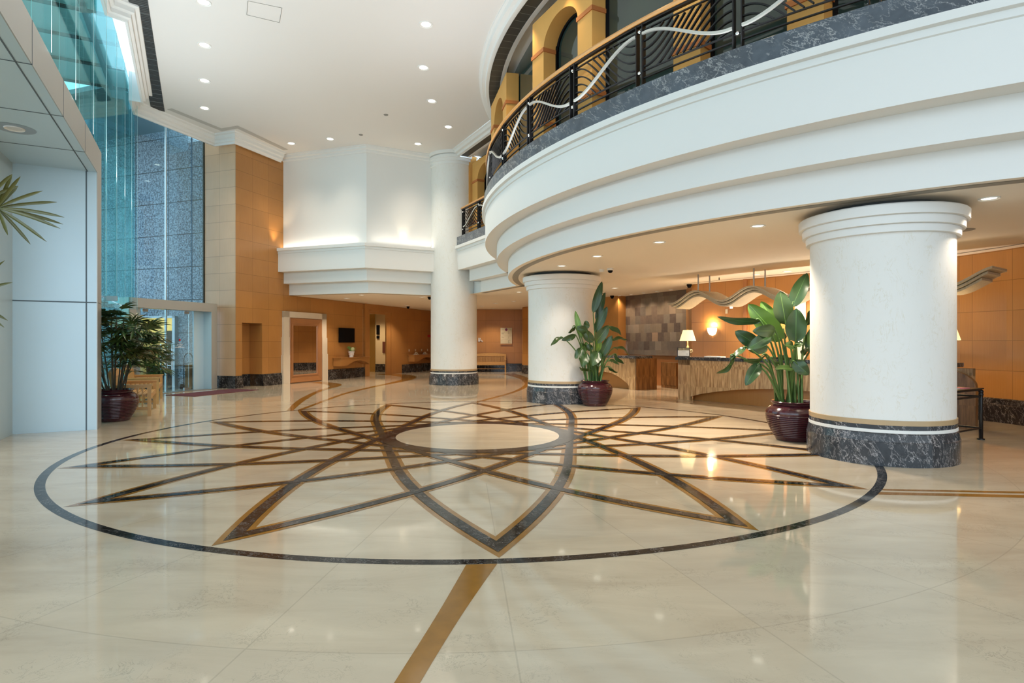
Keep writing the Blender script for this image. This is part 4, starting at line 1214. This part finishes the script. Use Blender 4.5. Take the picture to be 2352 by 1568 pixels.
gw = gb_.build('window_4', M['dark_glass']); tag(gw, 'dark green tinted glass of the gallery behind the ochre arches', 'window', kind='structure')
b = MB()
for p in (pts[0], pts[2], pts[4]):
    b.prism([add2(p, (-.035, (1, 0)), (-.035, (0, 1))), add2(p, (.035, (1, 0)), (-.035, (0, 1))), add2(p, (.035, (1, 0)), (.035, (0, 1))), add2(p, (-.035, (1, 0)), (.035, (0, 1)))], 5.2, 8.16)
b.build('mullion', M['black'], gw)
b = MB(); b.slab(ofs(8.62, 10.52), CD, .22, -.1, .2, 5.2, 8.15); tag(b.build('trim_8', M['yellow']), 'narrow ochre pilaster touching the slender column upstairs', 'trim', kind='structure')

# ------------------------------------------------------------------ balcony railings
ZB, ZT = 5.44, 6.03


def railing(name, label, posts, pos, rad, silver_first):
    """posts: positions along the rim; pos(s, off) -> plan point; rad(s) -> outward unit vector"""
    m = (posts[0] + posts[-1]) / 2
    e = empty(name, (*pos(m, 0), 5.2), label, 'railing')
    n = 10 * (len(posts) - 1)
    S = [posts[0] - .12 + (posts[-1] - posts[0] + .24) * k / n for k in range(n + 1)]
    rows = []
    for s in S:
        rows.append([(*pos(s, o), z) for o, z in ((-.055, 6.135), (.055, 6.135), (.065, 6.165), (.05, 6.195), (0, 6.205), (-.05, 6.195), (-.065, 6.165))])
    b = MB(); b.grid(rows, 0, False, True); b.face(rows[0]); b.face(list(reversed(rows[-1]))); b.build('handrail', M['rail_wood'], e)
    b = MB()
    rows = [[(*pos(s, o), z) for o, z in ((-.03, 6.10), (.03, 6.10), (.03, 6.134), (-.03, 6.134))] for s in S]; b.grid(rows, 0, False, True)
    b.build('top_rail', M['iron'], e)
    for s in posts:
        b = MB()
        for o in (-.055, .055):
            c = []
            for a, w in ((-.008, -.04), (.008, -.04), (.008, .04), (-.008, .04)): c.append(pos(s + o + a, w))
            b.prism(c, 5.195, 6.12)
        b.tube([(*pos(s - .055, 0), 5.42), (*pos(s + .055, 0), 5.42)], .010, 6); b.tube([(*pos(s - .055, 0), 6.02), (*pos(s + .055, 0), 6.02)], .010, 6)
        p = b.build('post', M['iron'], e)
        for z in (5.42, 6.02):
            MB().ball((*pos(s, .02), z), .03, n=14).build('glass_knob', M['chrome'], p)
    for i, (a, c) in enumerate(zip(posts, posts[1:])):
        x0, x1 = a + .063, c - .063; W = x1 - x0; up = 1 if (i % 2 == 0) == silver_first else -1
        b = MB()
        for z in (5.335, ZB, ZT):
            pts = [(*pos(x0 + W * k / 8, 0), z) for k in range(9)]
            b.ribbon(pts, [Vector((*rad(x0 + W * k / 8), 0)) for k in range(9)], .03, .016)
        D = 1.0; N = 40
        def S_(t): t = min(1, max(0, (t - .02) / .96)); return t * t * (3 - 2 * t)
        k0 = -int(D / .125) - 1
        for j in range(k0, int((ZT - ZB) / .125) + 1):
            h = ZB + .06 + j * .125; run = []
            for k in range(N + 1):
                t = k / N; z = h + D * (S_(t) if up > 0 else S_(1 - t))
                if ZB <= z <= ZT: run.append((x0 + W * t, z))
                elif run: break
            if len(run) > 3:
                b.ribbon([(*pos(s, 0), z) for s, z in run], [Vector((*rad(s), 0)) for s, z in run], .034, .019)
        pn = b.build('railing_panel', M['iron'], e)
        run = []
        for k in range(25):
            t = k / 24; z = 5.50 + .47 * ((1 - S_(t)) if up > 0 else S_(t)); run.append((x0 + W * t, z))
        MB().ribbon([(*pos(s, .035), z) for s, z in run], [Vector((*rad(s), 0)) for s, z in run], .035, .036).build('silver_wave', M['silver'], pn)
    return e


RR = 11.70
def rpos(s, o): return tuple(ring(RR + o, math.degrees(s / RR))[:2])
def rrad(s): t = s / RR; return (math.cos(t), math.sin(t))
pa = [math.radians(-127.12 - 7.34 * i) * RR for i in range(8, -2, -1)]
railing('balcony_railing', 'curved black iron railing with silver waves on the round balcony', pa, rpos, rrad, True)
def spos(s, o): return ofs(RR - 2.578 + o, -s)
railing('balcony_railing', 'short straight iron railing beside the slender column', [-10.05, -8.76, -7.47, -6.7], spos, lambda s: (-CC[0], -CC[1]), False)

# ------------------------------------------------------------------ reception desks
E1 = (.55, -.836); Q2 = (4.42, 15.80)
def szprism(b, P, d, poly, w0, w1, mi=0, flip=False):
    """polygon in (along, height) extruded across"""
    n = (d[1], -d[0])
    def pt(s, z, w): return (*add2(P, (s, d), (w, n)), z)
    for w in (w0, w1):
        b.face([pt(s, z, w) for s, z in (poly if w == w0 else reversed(poly))], mi, [(s, z) for s, z in (poly if w == w0 else reversed(poly))])
    for (a, c) in zip(poly, poly[1:] + poly[:1]):
        b.face([pt(*a, w0), pt(*c, w0), pt(*c, w1), pt(*a, w1)], mi, [(w0, a[1]), (w0, c[1]), (w1, c[1]), (w1, a[1])])


def desk(name, label, P, d, L, arch_l, arch_r, stile_l, stile_r, ht, rise, top_cut=0.0):
    e = empty(name, (*add2(P, (L / 2, d)), 0), label, 'reception desk')
    zt = ht - .08
    b = MB(); poly = [(stile_l, zt), (L - stile_r, zt)]
    n = 20
    pts = []
    for k in range(n + 1):
        s = stile_l + (L - stile_l - stile_r) * k / n
        z = .10 + rise * math.sin(PI * (arch_l + (arch_r - arch_l) * k / n)) ** .8
        pts.append((s, z))
    for (s, z), (s2, z2) in zip(pts, pts[1:]):
        n_ = (d[1], -d[0])
        def pt(ss, zz, w): return (*add2(P, (ss, d), (w, n_)), zz)
        b.face([pt(s, z, -.02), pt(s2, z2, -.02), pt(s2, zt - .13, -.02), pt(s, zt - .13, -.02)], 0, [(s, z), (s2, z2), (s2, zt), (s, zt)])
        b.face([pt(s, z, -.02), pt(s2, z2, -.02), pt(s2, z2, -.09), pt(s, z, -.09)], 0)
    b.build('front_panel', M['zebrano'], e)
    b = MB()
    b.slab(P, d, stile_l, -.10, 0, 0, zt); b.slab(add2(P, (L - stile_r, d)), d, stile_r, -.10, 0, 0, zt)
    b.slab(P, d, L, -.10, 0.0, zt - .13, zt); b.build('front_frame', M['zebrano'], e)
    MB().slab(add2(P, (stile_l * .7, d)), d, L - stile_l, -.32, -.26, .0, .66).build('skirt', M['wood_plain'], e)
    MB().slab(add2(P, (-.05, d)), d, L + .08 - top_cut, -.72, .05, zt, ht).build('counter_top', M['col_base'], e)
    return e


dk = desk('reception_desk', 'long striped wood reception desk carrying a lamp and a framed certificate', Q2, E1, 6.55, 0.0, 1.0, .40, .35, 1.13, .36, .42)
MB().slab(Q2, E1, .03, -.70, -.10, 0, 1.05).build('end_panel', M['zebrano'], dk)
b = MB(); poly = [(6.0, 0), (6.62, 0), (6.62, .74)] + [(6.02 + .60 * math.cos(k * PI / 20), .74 + .30 * math.sin(k * PI / 20)) for k in range(0, 11)] + [(6.0, 1.04)]
szprism(b, Q2, E1, poly, .0, .10); b.build('end_panel', M['zebrano_dark'], dk)
D1 = (3.91, 18.76); d1d = (-.55, .836)
DP = add2(D1, (2.6, d1d))
dk1 = desk('reception_desk', 'short striped wood desk with a dark end, left of the slate wall', DP, E1, 2.6, .05, 1.0, .1, .30, 1.08, .42)
b = MB(); nE = (.836, .55)
b.slab(add2(D1, (.0, E1)), nE, .92, -.02, .03, 0, 1.0); b.build('end_panel', M['zebrano_dark'], dk1)
b = MB(); b.slab(add2(D1, (.0, E1), (.3, nE)), nE, .30, -.1, .01, 1.0, 1.07); b.build('desk_edge', M['black'], dk1)
cp = add2((4.2, 22.5), (2.63, tuple(sd))); ce = MB().slab(cp, tuple(sd), .74, .04, .40, .10, .85).slab(cp, tuple(sd), .74, .04, .38, 0, .10)
ce = ce.build('cabinet', M['zebrano_dark'], origin=(*cp, 0)); tag(ce, 'low dark striped cabinet between the two reception desks', 'cabinet')


def table_lamp(x, y, label, s=1.0):
    e = empty('table_lamp', (x, y, 1.13), label, 'table lamp')
    MB().lathe([(0, 0), (.075, 0), (.075, .02), (.05, .03), (.035, .05), (.05, .08), (.072, .13), (.085, .165), (.06, .20), (.035, .25), (.018, .30), (.012, .42)], 28, (x, y), z=1.13).build('base', plain('pale_gold', (.62, .50, .30), .3, .4), e)
    b = MB()
    for k in (-1, 1): b.tube(crom([(x + k * .06, y, 1.24), (x + k * .115, y, 1.25), (x + k * .115, y, 1.30), (x + k * .07, y, 1.305)], 5), .018, 8)
    b.build('handle', plain('pale_gold', (.62, .50, .30), .3, .4), e)
    MB().lathe([(.215, 0), (.125, .29)], 4 if False else 36, (x, y), z=1.55).build('lamp_shade', M['shade'], e)
    MB().lathe([(.012, .40), (.014, .70), (.022, .715), (.0, .74)], 12, (x, y), z=1.13).build('finial', M['brass'], e)
    point((x, y, 1.66), 14, (1, .75, .42), .07)
    return e


table_lamp(4.73, 15.97, 'lit table lamp with a cream shade at the left end of the long desk')
table_lamp(*add2(Q2, (6.02, E1), (-.36, (-.836, -.55))), 'lit table lamp half hidden by the nearest column')
cf = empty('certificate_frame', (4.56, 15.79, 1.13), 'framed 2019 certificate standing on the desk in front of the lamp', 'picture frame')
fx, fy = Vector((.95, -.31)), Vector((.31, .95))
def cpt(a, z, w): 
    p = Vector((4.565, 15.80)) + Vector((.95, -.31)) * a + Vector((.31, .95)) * (w + (z - 1.13) * .18); return (p.x, p.y, z)
def cbox(b, a0, a1, z0, z1, w0, w1, mi=0):
    P = [cpt(a, z, w) for w in (w0, w1) for a, z in ((a0, z0), (a1, z0), (a1, z1), (a0, z1))]
    for f in ((0, 1, 2, 3), (7, 6, 5, 4), (0, 1, 5, 4), (1, 2, 6, 5), (2, 3, 7, 6), (3, 0, 4, 7)): b.face([P[i] for i in f], mi)
b = MB(); cbox(b, -.165, .165, 1.13, 1.375, 0, .02); b.build('frame', plain('dark_frame', (.03, .022, .018), .35), cf)
b = MB(); cbox(b, -.145, .145, 1.15, 1.298, -.004, .0); b.build('certificate', M['paper'], cf)
b = MB(); cbox(b, -.145, .145, 1.298, 1.36, -.004, .0); b.build('header', plain('olive_header', (.20, .19, .12), .6), cf)
tx = bpy.data.curves.new('year', 'FONT'); tx.body = '2019'; tx.size = .075; tx.extrude = .0008
to = bpy.data.objects.new('year', tx); COL.objects.link(to); 
p0 = Vector(cpt(-.125, 1.305, -.006)) - Vector((4.56, 15.79, 1.13)); ax = Vector((.95, -.31, 0)).normalized(); up_ = Vector((.31 * .18, .95 * .18, 1)).normalized(); nz = ax.cross(up_)
TM = Matrix(((ax.x, up_.x, nz.x, p0.x), (ax.y, up_.y, nz.y, p0.y), (ax.z, up_.z, nz.z, p0.z), (0, 0, 0, 1)))
bpy.context.view_layer.update()
tme = bpy.data.meshes.new_from_object(to.evaluated_get(bpy.context.evaluated_depsgraph_get()))
bpy.data.objects.remove(to); bpy.data.curves.remove(tx)
tme.transform(TM); tme.materials.clear(); tme.materials.append(plain('gold_text', (.70, .62, .38), .5))
to = bpy.data.objects.new('year_lettering', tme); COL.objects.link(to); to.parent = cf
b = MB(); cbox(b, -.06, .06, 1.25, 1.254, -.0055, -.004); cbox(b, -.045, .05, 1.272, 1.276, -.0055, -.004)
b.grid([[cpt(.095 + .018 * r * math.cos(k * PI / 8), 1.20 + .018 * r * math.sin(k * PI / 8), -.0055) for k in range(16)] for r in (1, .6)], 0, False, True)
b.build('seal', plain('grey_print', (.40, .42, .45), .6), cf)
for s, L, w, h, m, lab, nm in ((.62, .50, .22, .02, 'paper', 'white papers lying on the long reception desk by the certificate', 'paper_stack'), (2.35, .55, .12, .03, 'black', 'dark flat tray on the long reception desk behind the plant', 'tray')):
    b = MB().slab(add2(Q2, (s, E1)), E1, L, -.5, -.5 + w, 1.131, 1.131 + h); tag(b.build(nm, M[m], origin=(*add2(Q2, (s, E1)), 1.131)), lab, nm.replace('_', ' '))

# wall lamp and switch behind reception
wn_, _l = seg(RW[0], RW[1]); ws = add2(RW[0], (.727, wn_)); wo = (wn_[1], -wn_[0])
e = empty('wall_lamp', (*ws, 1.84), 'glowing half bowl wall lamp on the veneer wall behind reception', 'wall lamp')
b = MB(); a0 = math.atan2(wo[1], wo[0])
b.lathe([(.02, -.13), (.08, -.11), (.125, -.05), (.145, .02), (.15, .09)], 20, ws, z=1.84, a0=a0 - PI / 2, a1=a0 + PI / 2); b.build('glass_bowl', M['sconce'], e)
MB().slab(add2(ws, (-.13, wn_)), wn_, .26, 0, .03, 1.80, 1.95).build('backplate', M['brass'], e)
point((*add2(ws, (.10, wo)), 2.02), 16, (1, .72, .38), .06)
q = add2(RW[0], (1.158, wn_)); tag(MB().slab(q, wn_, .07, 0, .012, 2.33, 2.45).build('wall_switch', M['cream_plate'], origin=(*q, 2.39)), 'small white wall plate above and right of the wall lamp', 'wall plate')
d_, l_ = seg(RW[1], RW[2]); q = add2(RW[1], (1.45, d_)); tag(MB().slab(q, d_, .28, 0, .05, 0, 2.6).build('trim_7', M['stone_trim']), 'pale stone strip on the wall just left of the nearest column', 'trim', kind='structure')

# ------------------------------------------------------------------ wavy canopy over the desk
E2 = (.59, -.807); O2 = (4.77, 15.2)
def cv(s, w): return add2(O2, (s, E2), (w, (-.807, -.59)))
def zw(s): return 2.66 + .145 * math.cos(2 * PI * s / 1.55)
wc = empty('wavy_canopy', (*cv(2.6, -.24), 2.66), 'layered wavy canopy hanging over the long reception desk', 'canopy')
for k, (sa, sb, wa, wb, dz) in enumerate(((-.86, 6.10, .16, -.66, 0), (-.78, 6.02, .09, -.60, -.055), (-.68, 5.92, .02, -.54, -.11))):
    b = MB(); n = 120; top = [[], []]; bot = [[], []]
    ss = [sa + (sb - sa) * i / n for i in range(n + 1)]
    R = [[(*cv(s, w), zw(s) + dz + h) for s in ss] for w, h in ((wa, .03), (wb, .03), (wb, -.012), (wa, -.012))]
    b.grid(R + [R[0]], 0, False)
    for i in (0, n): b.face([R[j][i] for j in range(4)])
    b.build('canopy_layer', M['canopy'], wc)
for s in (0, 1.55, 3.1, 4.65):
    for w in (0, -.48):
        MB().tube([(*cv(s, w), zw(s)), (*cv(s, w), ZL)], .018, 10).build('hanging_rod', M['steel'], wc)
for s in (.82, 2.2):
    b = MB(); b.lathe([(0, 0), (.035, 0), (.035, .04), (0, .04)], 16, cv(s, -.2), z=zw(s) - .17); b.build('spot_lamp', M['lamp_w'], wc)

# metal side table right of the nearest column
mt = empty('side_table', (6.7, 8.9, 0), 'black iron side table with magazines, right of the nearest column', 'table')
TA, TX, TY = (7.27, 9.2), (-.85, -.53), (-.53, .85)
def tp(a, c): return add2(TA, (a, TX), (c, TY))
for a, c in ((0, 0), (1.15, 0), (0, .42), (1.15, .42)):
    b = MB(); x, y = tp(a, c); b.tube([(x, y, 0), (x, y, .02), (x, y, .021), (x, y, .76)], [.05, .05, .028, .028], 12); b.ball((x, y, .745), .036, n=10); b.ball((x, y, .70), .036, n=10); b.build('leg', M['iron'], mt)
b = MB()
for z in (.775, .67, .18):
    for (a, c), (a2, c2) in (((0, 0), (1.15, 0)), ((0, .42), (1.15, .42)), ((0, 0), (0, .42)), ((1.15, 0), (1.15, .42))): b.tube([(*tp(a, c), z), (*tp(a2, c2), z)], .016, 8)
b.build('frame', M['iron'], mt)
MB().prism([tp(-.03, -.03), tp(1.18, -.03), tp(1.18, .45), tp(-.03, .45)], .785, .80).build('table_top', M['iron'], mt)
b = MB().prism([tp(.25, .05), tp(.50, .05), tp(.52, .36), tp(.27, .36)], .801, .812); tag(b.build('magazine', M['pink'], origin=(*tp(.37, .2), .801)), 'pink magazine lying on the black iron side table', 'magazine', 'magazines on the iron table')
b = MB().prism([tp(.52, .08), tp(.80, .05), tp(.82, .34), tp(.55, .36)], .801, .810); tag(b.build('magazine', M['paper'], origin=(*tp(.67, .2), .801)), 'white magazine lying on the iron table behind the column', 'magazine', 'magazines on the iron table')

# ------------------------------------------------------------------ recessed lamps, cameras, ceiling vents
def downlight(r, lit, tilt=0):
    e = empty('downlight', (0, 0, 0)); e['category'] = 'ceiling lamp'
    MB().lathe([(r * .80, 0), (r, -.004), (r * 1.14, -.014), (r * 1.18, -.004), (r * 1.18, .01)], 32).build('trim_ring', M['white'], e)
    MB().lathe([(0, -.003), (r * .82, -.003)], 32).build('lamp', M[lit], e)
    return e


hl = downlight(.125, 'lamp_h'); first = True
HI = [((-6.16, 11.85), 'nearest lamp of the left row in the high ceiling'), ((-7.03, 13.56), 'second nearest lamp of the left row in the high ceiling'), ((-7.98, 15.4), 'third nearest lamp of the left row in the high ceiling'),
      ((-8.91, 17.2), 'farthest lamp of the left row in the high ceiling'), ((-1.84, 12.68), 'nearest lamp of the row beside the round cornice'), ((-2.19, 14.67), 'second nearest lamp of the row beside the round cornice'),
      ((-2.26, 16.7), 'third nearest lamp of the row beside the round cornice'), ((-2.01, 18.7), 'farthest lamp of the row beside the round cornice'), ((-3.22, 20.3), 'high ceiling lamp just left of the slender column'),
      ((-7.53, 20.25), 'high ceiling lamp by the left end of the faceted wall'), ((-6.07, 19.8), 'high ceiling lamp before the corner of the faceted wall')]
for i, (p, lab) in enumerate(HI):
    o = hl if i == 0 else clone(hl)
    o.location = (*p, ZC); o['label'] = lab; o['group'] = 'recessed lamps in the high ceiling'
    spot((*p, ZC - .03), 300 if i < 8 else 230, 130 if i < 8 else 95, .9, (1, .84, .66), size=.7)
ll = downlight(.095, 'lamp_w')
LO = [((5.78, 7.19), 'lower ceiling lamp right of the nearest column'), ((3.68, 8.88), 'lower ceiling lamp above and left of the nearest column'), ((2.56, 10.31), 'lower ceiling lamp midway between the two near columns'),
      ((1.72, 11.98), 'lower ceiling lamp in front of the camera dome'), ((1.13, 13.48), 'lower ceiling lamp just before the middle column'), ((3.29, 18.97), 'flush lower ceiling lamp behind the middle plant'),
      ((6.25, 15.2), 'lower ceiling lamp behind the second canopy rod'), ((6.75, 14.55), 'lower ceiling lamp nearest the top of the large plant'), ((-6.47, 23.25), 'passage ceiling lamp nearest the mirror'),
      ((-5.49, 21.68), 'passage ceiling lamp under the corner of the faceted box'), ((-3.43, 22.7), 'passage ceiling lamp close to the slender column'), ((-4.93, 27.9), 'passage ceiling lamp above the far console'),
      ((-.73, 26.35), 'far ceiling lamp midway above the directory board'), ((.07, 24.96), 'far ceiling lamp nearest the middle column'), ((-1.44, 28.23), 'far ceiling lamp beside the slender column'),
      ((-.99, 30.02), 'farthest ceiling lamp, close to the directory wall'), ((.24, 20.45), 'lower ceiling lamp behind the end of the round rim')]
for i, (p, lab) in enumerate(LO):
    o = ll if i == 0 else clone(ll)
    o.location = (*p, ZL); o['label'] = lab; o['group'] = 'recessed lamps in the lower ceiling'
    spot((*p, ZL - .03), (60 if i in (0, 4) else 290 if i < 8 else 130), 112, .6, (1, .85, .68), size=.12)
sl_ = downlight(.055, 'lamp_w')
for i, t in enumerate((.35, 1.05, 1.75, 2.45, 3.15)):
    p = SA + sd * t + nrm * .42
    o = sl_ if i == 0 else clone(sl_)
    o.location = (p.x, p.y, ZL); o['group'] = 'small lamps washing the slate wall'
    o['label'] = ['leftmost', 'second from left', 'middle', 'fourth from left', 'rightmost'][i] + ' small lamp washing the slate wall'
    spot((p.x, p.y, ZL - .03), 42, 110, .8, (1, .78, .52), (p.x - nrm.x * .25, p.y - nrm.y * .25, 0))
pl_ = downlight(.10, 'lamp_off'); pl_.location = (-6.85, 8.17, 4.45); tag(pl_, 'round unlit lamp in the underside of the entrance portal', 'ceiling lamp')
b = MB().lathe([(.12, -.002), (.24, -.002)], 32); b.build('shadow_ring', plain('lamp_ring_shade', (.36, .44, .50), .4, .3), pl_)  # darker ring painted for the shade around the lamp
po2 = downlight(.12, 'lamp_off'); po2.location = (*add2(KK, (2.6, CA), (-.9, CB)), 8.80); tag(po2, 'round lamp in the shade-toned soffit outside', 'ceiling lamp')

for (x, y), lab in (((-3.14, 22.6), 'black camera dome close to the slender column'), ((-5.0, 28.57), 'black camera dome above the far console'), ((2.31, 13.95), 'white camera dome right of the middle column top'), ((5.30, 17.75), 'black camera dome beside the slate wall top'), ((3.72, 22.05), 'small black camera dome at the left end of the slate wall')):
    e = empty('ceiling_camera', (x, y, ZL), lab, 'security camera', 'camera domes on the lower ceiling')
    MB().lathe([(.0, 0), (.075, 0), (.075, -.04), (.06, -.05)], 20, (x, y), z=ZL).build('housing', M['white'] if 'white' in lab else M['black'], e)
    MB().lathe([(.06, -.05), (.055, -.08), (.035, -.105), (0, -.115)], 20, (x, y), z=ZL).build('dome', M['black'], e)
x, y = 2.14, 14.15
tag(MB().lathe([(0, 0), (.06, 0), (.06, -.05), (.05, -.06), (0, -.06)], 20, (x, y), z=ZL).build('smoke_detector', M['white'], origin=(x, y, ZL)), 'white smoke detector left of the white camera dome', 'smoke detector')
for (x, y), lab in (((-3.76, 17.7), 'small round sprinkler plate in the middle of the high ceiling'), ((-4.94, 19.4), 'small round sprinkler plate before the faceted wall')):
    tag(MB().lathe([(0, -.02), (.05, -.02), (.07, -.004), (.07, 0)], 20, (x, y), z=ZC).build('sprinkler_plate', M['slot'], origin=(x, y, ZC)), lab, 'sprinkler')
for (x, y), lab in (((3.2, 21.0), 'flat round vent plate in the lower ceiling left of the slate wall'), ((7.0, 9.2), 'flat round vent plate in the lower ceiling right of the nearest column')):
    tag(MB().lathe([(0, -.012), (.12, -.012), (.15, -.003), (.15, 0)], 24, (x, y), z=ZL).build('vent_plate', M['slot'], origin=(x, y, ZL)), lab, 'vent')
e = empty('sprinkler', (5.55, 15.9, ZL), 'tiny dark sprinkler between the canopy rods', 'sprinkler')
b = MB().tube([(5.55, 15.9, ZL), (5.55, 15.9, ZL - .06)], .012, 8); b.lathe([(0, -.065), (.03, -.06)], 12, (5.55, 15.9), z=ZL); b.build('sprinkler_head', M['black'], e)

# long black ceiling grille along the glass front, and the pale slots beside the tower
va, vd = (-7.36, 11.4), CD
ve = MB().slab((-6.75, 10.5), CD, 7.75, -.17, .17, ZC - .012, ZC).build('air_vent', M['grille'], origin=(-8.5, 14, ZC)); tag(ve, 'long black slatted vent in the high ceiling along the glass front', 'vent')
b = MB()
for k in range(110): b.slab(add2((-6.75, 10.5), (.03 + .0702 * k, CD)), CD, .028, -.16, .16, ZC - .016, ZC - .011)
for k in range(24): b.slab(add2((-6.75, 10.5), (.32 * k, CD)), CD, .010, -.17, .17, ZC - .018, ZC - .011, 1)
b.build('vent_slats', [plain('vent_slat', (.02, .02, .022), .5), M['steel']], ve)
sb_ = MB().sweep([(-10.20, 17.35), (-9.42, 19.28), (-8.82, 19.05), (-8.22, 21.0)], [(.16, ZC - .003), (.36, ZC - .003)], 1).build('ceiling_slot', plain('pale_slot', (.52, .51, .48), .6)); tag(sb_, 'pale grey slot in the high ceiling along the cornice of the tall corner', 'vent', kind='structure')
hp = [(-5.25, 11.8), (-4.67, 12.05), (-4.94, 12.6), (-5.5, 12.3)]
b = MB()
for p, q in zip(hp, hp[1:] + hp[:1]): b.tube([(*p, ZC - .006), (*q, ZC - .006)], .0035, 4)
tag(b.build('access_panel', M['slot'], origin=(-5, 12.2, ZC)), 'faint outline of an access panel in the high ceiling', 'access panel')

# ------------------------------------------------------------------ concealed warm lamps of the building, and added uplights for the ceilings
spot((-8.32, 21.05, 4.95), 30, 70, .8, (1, .75, .45), (-8.5, 21.2, 7.5))
spot((-3.82, 20.97, 4.91), 24, 62, 1.0, (1, .82, .55), (-3.86, 21.06, 7.0))
area((-6.9, 20.98, 4.93), (-.05, -.10, 1), 3.2, .06, 5, (1, .90, .76), math.atan2(-.335, .942))
area((-3.5, 21.05, 4.93), (.10, -.18, 1), 2.8, .06, 4, (1, .90, .76), math.atan2(.465, .885))
area((*pf(0, -.07), 4.97), (1.0, .52, .9), 11, .10, 150, (.90, .96, 1), math.atan2(.885, -.465))  # added uplight strip on the portal, only to brighten the high ceiling
for th in (-124, -131, -138, -145, -152.8, -160, -168):
    p = ring(11.62, th, 8.03); q = ring(11.28, th, 5.5); spot(p, 42, 75, .8, (1, .74, .38), q)
area((*cv(2.3, -.72), 1.0), (-.25, -.18, 1), 4.6, .4, 80, (1, .84, .64), math.atan2(-.807, .59))  # added uplight hidden behind the desk, lifts the lower ceiling
for th in (-125, -136, -147, -158, -169):
    q = ring(11.79, th, 5.215); area(q, (math.cos(math.radians(th)) * 1.1, math.sin(math.radians(th)) * 1.1, 1), 2.0, .05, 20, (.92, .96, 1), math.radians(th + 90))  # added unseen uplights on the balcony band, spread light over the high ceiling
for s in (3.2, 4.9): spot((*cv(s, .0), 3.1), 18, 120, .8, (1, .74, .42))
